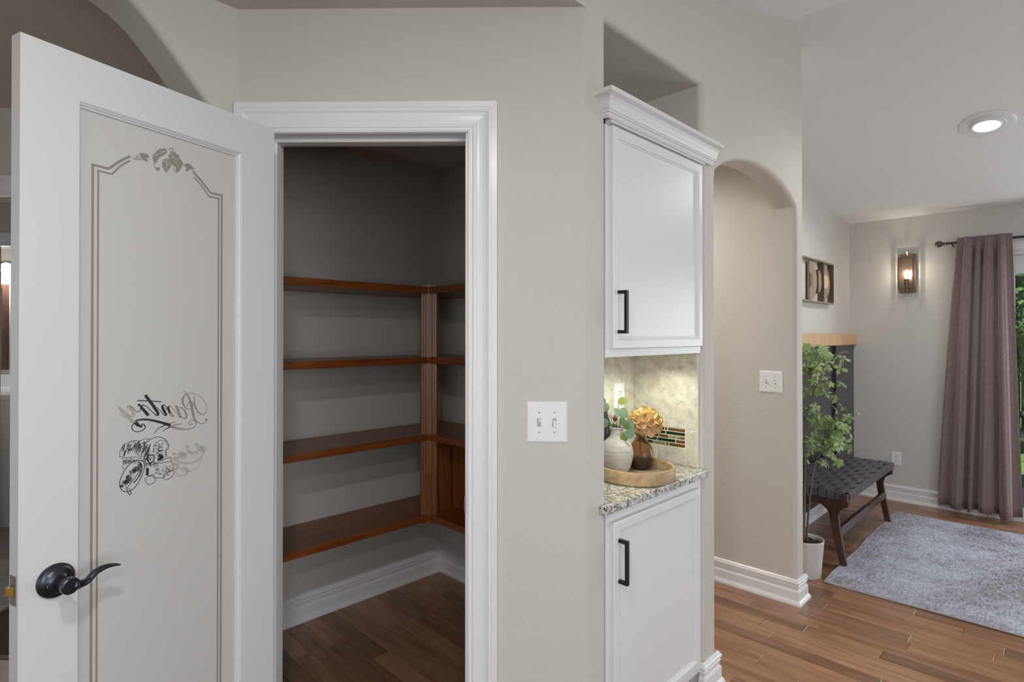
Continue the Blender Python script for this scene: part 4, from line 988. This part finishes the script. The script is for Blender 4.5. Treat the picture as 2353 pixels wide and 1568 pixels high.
for rr in (.03, .06, .0905):
    for i in range(24): a = 2*PI*i/24; vs.append((PC[0]+rr*math.cos(a), PC[1]+rr*math.sin(a), .195+R.uniform(-.006, .008)))
m.add(vs, [(0, 1+i, 1+(i+1) % 24) for i in range(24)] + [(1+q*24+i, 1+(q+1)*24+i, 1+(q+1)*24+(i+1) % 24, 1+q*24+(i+1) % 24) for q in range(2) for i in range(24)]); m.build('soil', SOIL, PT)
def PV(r_, ah, z): return Vector((PC[0], PC[1], 0)) + right*r_ + ahead*ah + Vector((0, 0, z))
# branches in the plane facing the kitchen: (right, ahead, height) metres
BR = [([(-.01, 0, .19), (-.005, .0, .45), (.005, .01, .75), (.02, .02, .95), (.05, .0, 1.08), (.06, .01, 1.22)], .0075, .003),
      ([(.01, .01, .19), (.03, .01, .45), (.06, .0, .66), (.10, -.02, .80), (.16, -.03, .96), (.19, -.02, 1.06), (.205, -.02, 1.14)], .006, .0016),
      ([(0, -.01, .19), (.02, -.02, .5), (.045, -.03, .68), (.10, -.05, .76), (.17, -.06, .79), (.24, -.06, .83)], .005, .0014),
      ([(.005, 0, .75), (.03, -.02, .88), (.10, -.04, .97), (.155, -.04, 1.08), (.19, -.04, 1.20), (.205, -.04, 1.33)], .004, .0014),
      ([(.02, .02, .95), (-.02, .0, 1.05), (-.06, -.01, 1.15)], .003, .0015), ([(.05, 0, 1.08), (.015, -.03, 1.2), (.02, -.02, 1.36)], .003, .0014),
      ([(.045, -.03, .68), (.14, -.03, .86), (.24, -.03, .93), (.31, -.02, .965)], .003, .0012), ([(.05, 0, 1.08), (.10, .02, 1.2), (.125, .02, 1.30)], .0025, .0012),
      ([(.03, .01, .45), (-.02, .03, .62), (-.05, .04, .85), (-.05, .03, 1.05)], .004, .002), ([(.10, -.05, .76), (.14, -.07, .73), (.21, -.08, .77)], .002, .001),
      ([(.0, 0, .55), (-.03, -.05, .8), (-.02, -.06, 1.0), (.01, -.06, 1.15)], .004, .002), ([(.10, -.02, .80), (.17, .03, .86), (.22, .05, .9)], .002, .001)]
m = MB()
for pts, r0, r1 in BR:
    Q = [PV(*p) for p in pts]; n = len(Q); S = []; rs = []
    for i in range(n-1):
        for j in range(4):
            t = j/4; p0, p1, p2, p3 = Q[max(i-1, 0)], Q[i], Q[i+1], Q[min(i+2, n-1)]
            S.append(.5*((2*p1)+(p2-p0)*t+(2*p0-5*p1+4*p2-p3)*t*t+(3*p1-p0-3*p2+p3)*t**3)); rs.append(r0+(r1-r0)*(i+t)/(n-1))
    m.tube([tuple(q) for q in S+[Q[-1]]], rs+[r1], 7)
m.build('branches', BARK, PT, smooth=True)
def whorl(n, L, W):
    m = MB()
    for k in range(n):
        a = 2*PI*k/n + R.uniform(-.25, .25); l = L*R.uniform(.8, 1.1); tilt = R.uniform(-.25, .35); pts = []
        for t, w_ in ((.06, .12), (.3, .62), (.6, 1.0), (.82, .78), (1, .1)):
            for s_ in (-1, 0, 1):
                x = l*t*math.cos(tilt); z = l*t*math.sin(tilt) - .25*l*t*t + .18*abs(s_)*W*w_; y = W*w_*s_
                pts.append((x*math.cos(a)-y*math.sin(a), x*math.sin(a)+y*math.cos(a), z))
        m.add(pts, [(3*i+j, 3*i+j+1, 3*i+j+4, 3*i+j+3) for i in range(4) for j in range(2)])
    return m
W_ = [whorl(5, .036, .0105).build('leaf_whorl', LEAF, PT, smooth=True, local=True), whorl(4, .040, .0115).build('leaf_whorl', LEAF, PT, smooth=True, local=True), whorl(6, .034, .0095).build('leaf_whorl', LEAF, PT, smooth=True, local=True)]
spots = []
for pts, _, _ in BR:
    Q = [PV(*p) for p in pts]
    spots.append((Q[-1], (Q[-1]-Q[-2]).normalized()))
extra = [(.06, 1.22, 16), (.02, 1.34, 14), (-.04, 1.2, 14), (-.05, 1.0, 12), (.12, 1.28, 9), (.05, .95, 12), (.10, .9, 10), (.15, .84, 14), (.20, .82, 9), (.10, .78, 9), (.16, .92, 9), (.11, 1.10, 9), (-.02, 1.1, 12), (-.05, .85, 8), (.24, .88, 6), (.06, .70, 5), (.02, .82, 8), (.19, .76, 4), (.19, 1.04, 3), (.18, 1.22, 2), (.02, 1.24, 10), (.0, .72, 4)]
for r_, z, n in extra:
    for _ in range(n):
        spots.append((PV(r_+R.gauss(0, .028), R.gauss(0, .05)-.01, z+R.gauss(0, .030)), Vector((R.gauss(0, .5), R.gauss(0, .5), .9)).normalized()))
for i, (p, d) in enumerate(spots):
    if p.y > YA-.08 or (p.x < 3.40 and p.y > 1.0): continue
    c = W_[i] if i < 3 else copy_obj(W_[i % 3], PT)
    c.location = p - ORG[PT.name]; dd = (d + Vector((R.gauss(0, .35), R.gauss(0, .35), R.gauss(0, .3))) - Vector((.35, .35, 0))).normalized()
    c.rotation_euler = (dd.to_track_quat('Z', 'Y').to_matrix() @ Matrix.Rotation(R.random()*6, 3, 'Z')).to_euler(); s_ = R.uniform(.75, 1.12); c.scale = (s_,)*3
# fine twigs joining whorls to the nearest branch
m = MB(); bp = [PV(*p) for pts, _, _ in BR for p in pts]
for p, d in spots[len(BR):]:
    if p.y > YA-.08 or (p.x < 3.40 and p.y > 1.0): continue
    q = min(bp, key=lambda b: (b-p).length + .5*max(0, b.z-p.z)); mid = (p+q)/2 - Vector((0, 0, .012)); m.tube([tuple(q), tuple(mid), tuple(p)], [.0011, .0009, .0007], 4, False)
m.build('twigs', TWIG, PT)['kind'] = 'stuff'

# ---------------------------------------------------------------- sconce
SB, SZ = 1.012, 1.955
SN = thing('wall_sconce', 'bronze rectangular wall sconce with an open frame and lit bulb', 'wall lamp', (XS, SB, SZ-.16))
MB().box(XS-.022, XS-.0005, SB-.059, SB+.059, SZ-.163, SZ+.165).build('back_plate', BRONZE2, SN, bevel=.003)
fx = XS-.088; t = .0038
fm = MB(); fb0, fb1, fz0, fz1 = SB-.050, SB+.052, SZ-.128, SZ+.128
for x in (fx, fx+.045):
    fm.box(x-t, x+t, fb0-t, fb0+t, fz0, fz1).box(x-t, x+t, fb1-t, fb1+t, fz0, fz1).box(x-t, x+t, fb0, fb1, fz0-t, fz0+t).box(x-t, x+t, fb0, fb1, fz1-t, fz1+t)
for y in (fb0, fb1):
    for z in (fz0, fz1): fm.box(fx, XS-.02, y-t, y+t, z-t, z+t)
fm.build('open_frame', BRONZE2, SN)
MB().prism([(XS-.02, SZ+.155), (XS-.055, SZ+.185), (XS-.05, SZ+.190), (XS-.012, SZ+.165)], lambda p: (p[0], SB-.004, p[1]), lambda p: (p[0], SB+.004, p[1])).build('top_bracket', BRONZE2, SN)
bx0 = XS-.062
MB().lathe((bx0, SB, SZ-.155), [(.014, 0), (.014, .06), (.018, .065), (.018, .105), (.013, .108)], 20).build('bulb_socket', BRONZE2, SN)
MB().box(bx0, XS-.02, SB-.012, SB+.012, SZ-.155, SZ-.140).build('socket_arm', BRONZE2, SN)
MB().lathe((bx0, SB, SZ-.047), [(.010, 0), (.013, .012), (.0165, .030), (.0175, .045), (.015, .060), (.008, .070), (.001, .073)], 20, False).build('bulb', BULB, SN, smooth=True)
lamp('sconce_bulb_light', 'POINT', (bx0-.001, SB, SZ+.0), 18, (1, .88, .70), .02)

# ---------------------------------------------------------------- curtain and rod
RX, RZ2 = XS-.085, 2.172
RD = thing('curtain_rod', 'dark bronze curtain rod with ball finial above the patio door', 'curtain rod', (RX, .5, RZ2))
MB().tube([(RX, .735, RZ2), (RX, -1.9, RZ2)], .009, 14).build('rod', BRONZE, RD, smooth='edge')
m = MB(); fp = [(.009, 0), (.016, .003), (.016, .007), (.010, .010), (.010, .018), (.015, .021), (.015, .025), (.009, .028)] + [(.026*math.sin(PI*(.14+.86*i/10)), .054-.028*math.cos(PI*(.14+.86*i/10))) for i in range(11)]
vs = []; n = 24; M_ = len(fp)
for i in range(n):
    a = 2*PI*i/n
    for r, h in fp: vs.append((RX+r*math.cos(a), .733+h, RZ2+r*math.sin(a)))
m.add(vs, [(i*M_+q, ((i+1) % n)*M_+q, ((i+1) % n)*M_+q+1, i*M_+q+1) for i in range(n) for q in range(M_-1)]); m.build('finial', simple('finial_metal', (.14, .12, .11), .4, .7), RD, smooth=True)
m = MB(); m.tube([(XS-.001, .70, RZ2-.02), (XS-.04, .70, RZ2-.02), (RX, .70, RZ2-.012)], .005, 8); m.build('bracket', BRONZE, RD, smooth=True)
m = MB(); nu, nz = 220, 30; vs = []
def fold(u): return u
TB0, TB1, BB0, BB1 = .665, .335, .792, .288
FOLD = [(0, -.1), (.05, -.35), (.12, -.3), (.17, .8), (.21, 1.0), (.27, .55), (.31, -.95), (.345, -.9), (.375, .45), (.42, .65), (.455, -.95), (.49, -1), (.53, .7), (.59, 1.0), (.645, .5), (.685, -1), (.73, -1), (.765, .6), (.81, 1.0), (.85, .75), (.885, -.35), (.94, -.45), (1, -.3)]
def fval(u):
    for i in range(len(FOLD)-1):
        if FOLD[i][0] <= u <= FOLD[i+1][0]:
            t = (u-FOLD[i][0])/(FOLD[i+1][0]-FOLD[i][0]); t = t*t*(3-2*t); return FOLD[i][1]*(1-t)+FOLD[i+1][1]*t
    return 0
ztop = 2.206
for j in range(nz+1):
    t = j/nz; z = ztop+(.048-ztop)*t
    for i in range(nu+1):
        u = i/nu
        b0 = TB0+(BB0-TB0)*t**.9; b1 = TB1+(BB1-TB1)*t
        uu = u + .022*math.sin(2*PI*u*1.5)*t
        y = b0+(b1-b0)*uu + .006*math.sin(u*40+t*3)*t
        amp = .040+.030*t; x = RX - .018 - amp*fval(u) - .010*t
        if t < .045: x = RX - .016 - amp*.55*fval(u)
        if t < .04: x = min(x, RX-.0125)
        vs.append((x, y, z+.010*t*t*math.sin(u*14)))
m.add(vs, [(j*(nu+1)+i, j*(nu+1)+i+1, (j+1)*(nu+1)+i+1, (j+1)*(nu+1)+i) for j in range(nz) for i in range(nu)])
cu = thing('curtain', 'mauve-brown linen curtain hanging in folds beside the patio door', 'curtain', (RX, .5, .05))
co = m.build('curtain_panel', LINEN, cu, smooth=True); sm = co.modifiers.new('cloth', 'SOLIDIFY'); sm.thickness = .003
m = MB(); vs = []
for i in range(nu+1):
    u = i/nu; y = TB0+(TB1-TB0)*u; x = RX-.0175-.036*.75*fval(u)
    vs += [(x-.0035, y, 2.132), (x-.0035, y, 2.1335)]
m.add(vs, [(2*i, 2*i+1, 2*i+3, 2*i+2) for i in range(nu)]); m.build('heading_seam', simple('seam', (.07, .045, .045), .9), cu)

# ---------------------------------------------------------------- patio door (glazed) in the sconce wall
WD = thing('window_1', 'white framed sliding glass patio door beside the curtain', 'patio door', (XS+.06, -.62, 0), kind='structure')
vs, fs = sweep([(SD0, 0), (SD0, SDZ), (SD1, SDZ), (SD1, 0)], [(-.002, 0), (-.002, .012), (.012, .016), (.05, .012), (.062, .018), (.072, .016), (.072, 0)], lambda y, z, h: (XS-h, y, z))
vs, fs = sweep([(SD0, 0), (SD0, SDZ), (SD1, SDZ), (SD1, 0)], [(.002, 0), (.002, .012), (-.012, .016), (-.05, .012), (-.062, .018), (-.072, .016), (-.072, 0)], lambda y, z, h: (XS-h, y, z))
MB().add(vs, fs).build('casing', TRIM, WD)
MB().box(XS+.002, XS+.115, SD0-.03, SD0, 0, SDZ).box(XS+.002, XS+.115, SD1, SD1+.03, 0, SDZ).build('side_jamb', TRIM, WD)
MB().box(XS+.002, XS+.115, SD1, SD0, SDZ-.03, SDZ).build('head_frame', TRIM, WD)
MB().box(XS+.002, XS+.115, SD1, SD0, 0, .022).build('sill', TRIM, WD)
for y0, y1, x in ((-.62, SD0-.032, XS+.028), (SD1+.032, -.56, XS+.075)):
    MB().box(x, x+.035, y0, y1, SDZ-.175, SDZ-.031).build('top_rail', TRIM, WD, bevel=.003); MB().box(x, x+.035, y0, y1, .023, .10).build('bottom_rail', TRIM, WD, bevel=.003)
    MB().box(x, x+.035, y0, y0+.06, .10, SDZ-.175).build('stile', TRIM, WD, bevel=.003); MB().box(x, x+.035, y1-.06, y1, .10, SDZ-.175).build('stile', TRIM, WD, bevel=.003)
    MB().box(x+.014, x+.019, y0+.055, y1-.055, .095, SDZ-.17).build('pane', PANE, WD)

# ---------------------------------------------------------------- recessed light in the sloped ceiling
lc = Vector((4.457, .373, zceil(4.457))); sn = Vector((-.29, 0, -1)).normalized(); sx = Vector((1, 0, -.29)).normalized(); sy = Vector((0, 1, 0))
CL = thing('recessed_light', 'white gimbal downlight set in the sloped ceiling', 'ceiling light', tuple(lc))
def CLT(p): return lc + sx*p[0] + sy*p[1] + sn*p[2]
MB(CLT).lathe((0, 0, 0), [(.136, 0), (.136, .004), (.130, .006), (.092, .006), (.088, .010), (.080, .010), (.078, .006), (.078, .0)], 48, False).build('trim_ring', TRIM, CL, smooth='edge')
up_ = Vector((0, 0, -1)); gd = (sn*.75 + up_*.25).normalized(); gx = Vector((1, 0, 0)); gx = (gx - gd*gx.dot(gd)).normalized(); gy = gd.cross(gx)
gc = lc + sn*.010 - sx*.006
GT = lambda p: gc + gx*p[0] + gy*p[1] + gd*p[2]
MB(GT).lathe((0, 0, 0), [(.0775, -.012), (.0775, .006), (.074, .010), (.066, .010), (.063, .004)], 40, False).build('gimbal', TRIM, CL, smooth='edge')
MB(GT).lathe((0, 0, 0), [(.001, .024), (.026, .022), (.046, .015), (.060, .004), (.064, -.002)], 40, False).build('lens', CANG, CL, smooth=True)
lamp('recessed_light_glow', 'SPOT', tuple(gc + gd*.05), 37, (1, .97, .93), .045, to=tuple(gc + gd), spot=(math.radians(168), .55))

# kitchen downlights above and behind the camera
for x, y, lab in ((-.02, .28, 'flush white kitchen downlight closest to the pantry recess'), (-.42, -.72, 'flush white kitchen downlight in the middle of the flat ceiling')):
    z = zceil(x) - .001
    k = thing('kitchen_downlight', lab, 'ceiling light', (x, y, z), 'kitchen downlights')
    MB().lathe((x, y, z-.012), [(.095, .012), (.095, .006), (.085, 0), (.07, 0), (.07, .012)], 32, False).build('trim_ring', TRIM, k)
    MB().lathe((x, y, z-.008), [(.07, 0), (.07, .004)], 32).build('lens', CANG, k)
    lamp('kitchen_downlight_glow_offscreen', 'AREA', (x, y, z-.016), 13, (1, .97, .93), .13, rot=(0, 0, 0))
# hallway lamp: its glow shows on the upper hallway wall
for nm, lab, x, y, p in (('hall_light', 'white dome light on the hallway ceiling', 2.75, 2.1, 14),):
    k = thing(nm, lab, 'ceiling light', (x, y, ZC))
    MB().lathe((x, y, ZC-.02), [(.11, .02), (.11, .004), (.10, 0)], 32).build('base_ring', TRIM, k)
    MB().lathe((x, y, ZC-.05), [(.001, -.012), (.05, -.006), (.085, .01), (.10, .03)], 32, False).build('dome', simple(nm+'_glow', (1, 1, 1), .4, emit=(1, .93, .80), es=2), k, smooth=True)
    lamp(nm+'_glow', 'AREA', (x, y, ZC-.07), p, (1, .95, .86), .2, rot=(0, 0, 0))


# ---------------------------------------------------------------- garden behind the patio door
gr = struct(MB().box(5.96, 30, -14, 14, -.30, -.10).build('lawn', GRASS), 'sunlit green lawn behind the patio door', 'lawn')
gr['kind'] = 'structure'
struct(MB().box(5.96, 7.3, -3, 2.5, -.0995, -.03).build('patio_slab', CONC), 'pale concrete patio step outside the glass door', 'patio')
FN = thing('garden_fence', 'weathered grey-blue board fence across the garden', 'fence', (11.3, .5, -.1))
fbm = MB().box(0, .02, -.07, .07, 0, 1.8).build('fence_board', FENCE, FN, bevel=.004, local=True)
fbm.location = (0, -2.7, 0)
for i in range(1, 36): copy_obj(fbm, FN, (R.uniform(-.004, .004), -2.7+.15*i, 0))
for z in (.2, 1.3): MB().box(11.32, 11.36, -2.4, 3.0, z, z+.09).build('fence_rail', FENCE, FN)
def shrub(name, label, c, rx, ry, rz, n, seed, L=.16):
    t = thing(name, label, 'shrub', (c[0], c[1], -.1), 'garden shrubs'); rr = random.Random(seed); m = MB()
    for _ in range(n):
        a, zc_ = rr.random()*2*PI, rr.uniform(-1, 1); q = rr.uniform(.55, 1)**.5; s_ = math.sqrt(1-zc_*zc_)
        p = Vector((c[0]+rx*q*s_*math.cos(a), c[1]+ry*q*s_*math.sin(a), c[2]+rz*q*zc_))
        d = Vector((rr.gauss(0, 1), rr.gauss(0, 1), rr.gauss(-.3, .6))).normalized(); w_ = d.cross(Vector((rr.random(), rr.random(), rr.random()))).normalized()*L*.28; l = L*rr.uniform(.6, 1.2)
        m.add([p, p+d*l*.5+w_, p+d*l, p+d*l*.5-w_], [(0, 1, 2, 3)])
    m.build('foliage', GARDEN, t)
    m = MB(); m.tube([(c[0], c[1], -.1), (c[0]+.03, c[1], c[2]-.3*rz), (c[0], c[1]+.05, c[2]+.3*rz)], [.06, .04, .02], 8); m.build('trunk', BARK, t, smooth=True)
shrub('garden_tree', 'leafy green tree overhanging the fence outside the patio door', (9.6, .35, 2.15), 1.0, 1.3, 1.25, 5200, 5)
shrub('garden_shrub', 'dense dark green shrub at the foot of the fence', (10.0, 1.5, .6), .5, .7, .7, 1400, 6)
shrub('garden_shrub', 'low green shrub by the fence beside the lawn', (9.9, -.9, .5), .5, .6, .6, 1400, 8)

# ---------------------------------------------------------------- rooms beyond the big arch (a sliver beside the door)
def CWP(X, Z, z): q = cw(X, Z); return (q[0], q[1], z)
def hallwall(name, Zd, x0, x1, o0, o1, oz, label, th=.11):
    pts = [(x0, 0), (o0, 0), (o0, oz), (o1, oz), (o1, 0), (x1, 0), (x1, 2.46), (x0, 2.46)]
    struct(MB().prism(pts, lambda p: CWP(p[0], Zd, p[1]), lambda p: CWP(p[0], Zd+th, p[1])).build(name, WALL), label, 'wall')
    vs, fs = sweep([(o0, 0), (o0, oz), (o1, oz), (o1, 0)], CP, lambda s, z, h: CWP(s, Zd-h, z))
    return vs, fs
vs, fs = hallwall('wall_far_hall', 2.52, -3.6, -1.55, -2.62, -1.86, 2.045, 'beige hall wall with a cased opening, glimpsed beside the open door')
struct(MB().add(vs, fs).build('trim_3', TRIM), 'white casing of the hall opening beside the pantry door edge', 'door casing')
vs, fs = hallwall('wall_bath', 3.93, -4.6, -2.6, -3.63, -2.89, 2.045, 'beige wall with the bathroom doorway')
struct(MB().add(vs, fs).build('trim_4', TRIM), 'white casing of the bathroom doorway', 'door casing')
struct(MB().prism([(-5.6, 0), (-2.6, 0), (-2.6, 2.46), (-5.6, 2.46)], lambda p: CWP(p[0], 4.95, p[1]), lambda p: CWP(p[0], 5.05, p[1])).build('wall_bath_back', WALL), 'bathroom back wall behind the mirror', 'wall')
q = [cw(-1.2, 2.0), cw(-4.9, 2.0), cw(-4.9, 5.1), cw(-1.2, 5.1)]
struct(MB().prism([cw(-.75, 2.45), (.55, 1.99), (-3, 1.99), cw(-5.4, 2.45), cw(-5.7, 5.1), cw(-1.4, 5.1)], lambda p: (p[0], p[1], ZC), lambda p: (p[0], p[1], ZC+.08)).build('ceiling_far_hall', WALL), 'beige ceiling of the hall beyond the big arch', 'ceiling')
TFL = thing('floor_bath', 'grey-brown plank tile floor of the bathroom hall', 'floor', kind='structure')
for i in range(10):
    x0 = -4.2+.155*i
    for z0, z1 in ((2.545, 3.4), (3.403, 4.94)): MB().prism([(x0, z0), (x0+.152, z0), (x0+.152, z1), (x0, z1)], lambda p: CWP(p[0], p[1], -.012), lambda p: CWP(p[0], p[1], .001)).build('plank_tile', PLANKT, TFL)
KFL = thing('floor_hall_tile', 'honey-coloured stone tile floor inside the big arch', 'floor', kind='structure')
for i in range(6):
    for j in range(3):
        x0, z0 = -3.3+.31*i, 1.62+.305*j
        MB().prism([(x0, z0), (x0+.304, z0), (x0+.304, z0+.299), (x0, z0+.299)], lambda p: CWP(p[0], p[1], -.012), lambda p: CWP(p[0], p[1], .0005)).build('stone_tile', TILEF, KFL, bevel=.001, seg=1)
struct(MB().prism([(-3.2, 2.515), (-1.7, 2.515), (-1.7, 2.545), (-3.2, 2.545)], lambda p: CWP(p[0], p[1], -.01), lambda p: CWP(p[0], p[1], .004)).build('trim_5', simple('threshold_dark', (.05, .02, .015), .4)), 'dark threshold strip between the two tiled floors', 'threshold')
VN = thing('vanity', 'white bathroom vanity with a white top, glimpsed beside the open door', 'vanity', CWP(-3.4, 4.6, 0))
MB().prism([(-4.9, 4.25), (-3.2, 4.25), (-3.2, 4.94), (-4.9, 4.94)], lambda p: CWP(p[0], p[1], 0), lambda p: CWP(p[0], p[1], .95)).build('cabinet_body', CAB, VN)
MB().prism([(-4.9, 4.23), (-3.18, 4.23), (-3.18, 4.94), (-4.9, 4.94)], lambda p: CWP(p[0], p[1], .95), lambda p: CWP(p[0], p[1], .985)).build('vanity_top', PLATE, VN, bevel=.004)
MB().prism([(-4.9, 4.92), (-3.18, 4.92), (-3.18, 4.945), (-4.9, 4.945)], lambda p: CWP(p[0], p[1], .985), lambda p: CWP(p[0], p[1], 1.09)).build('backsplash', PLATE, VN)
MI = thing('framed_mirror', 'dark wood framed mirror above the vanity', 'mirror', CWP(-4.8, 4.93, 1.12))
vs, fs = sweep([(-5.2, 1.13), (-4.375, 1.13), (-4.375, 1.87), (-5.2, 1.87)], [(-.0, 0), (0, .02), (.03, .03), (.07, .012), (.07, 0)], lambda x, z, h: CWP(x, 4.948-h, z), True)
MB().add(vs, fs).build('mirror_frame', FRAMEB, MI)
MB().prism([(-5.15, 1.18), (-4.43, 1.18), (-4.43, 1.82), (-5.15, 1.82)], lambda p: CWP(p[0], 4.947, p[1]), lambda p: CWP(p[0], 4.938, p[1])).build('mirror_glass', MIRR, MI)
VL = thing('vanity_light', 'glowing vanity light bar above the mirror', 'wall lamp', CWP(-4.7, 4.94, 2.0))
MB().prism([(-5.1, 1.97), (-4.3, 1.97), (-4.3, 2.06), (-5.1, 2.06)], lambda p: CWP(p[0], 4.945, p[1]), lambda p: CWP(p[0], 4.92, p[1])).build('light_bar', BRONZE, VL)
for x in (-4.92, -4.72, -4.52, -4.32):
    m = MB(); m.sphere(CWP(x, 4.86, 2.0), .05, 16, 10); m.build('shade', VANL, VL, smooth=True)
lamp('vanity_glow_light', 'POINT', CWP(-4.30, 4.80, 1.93), 10, (1, .95, .88), .02)
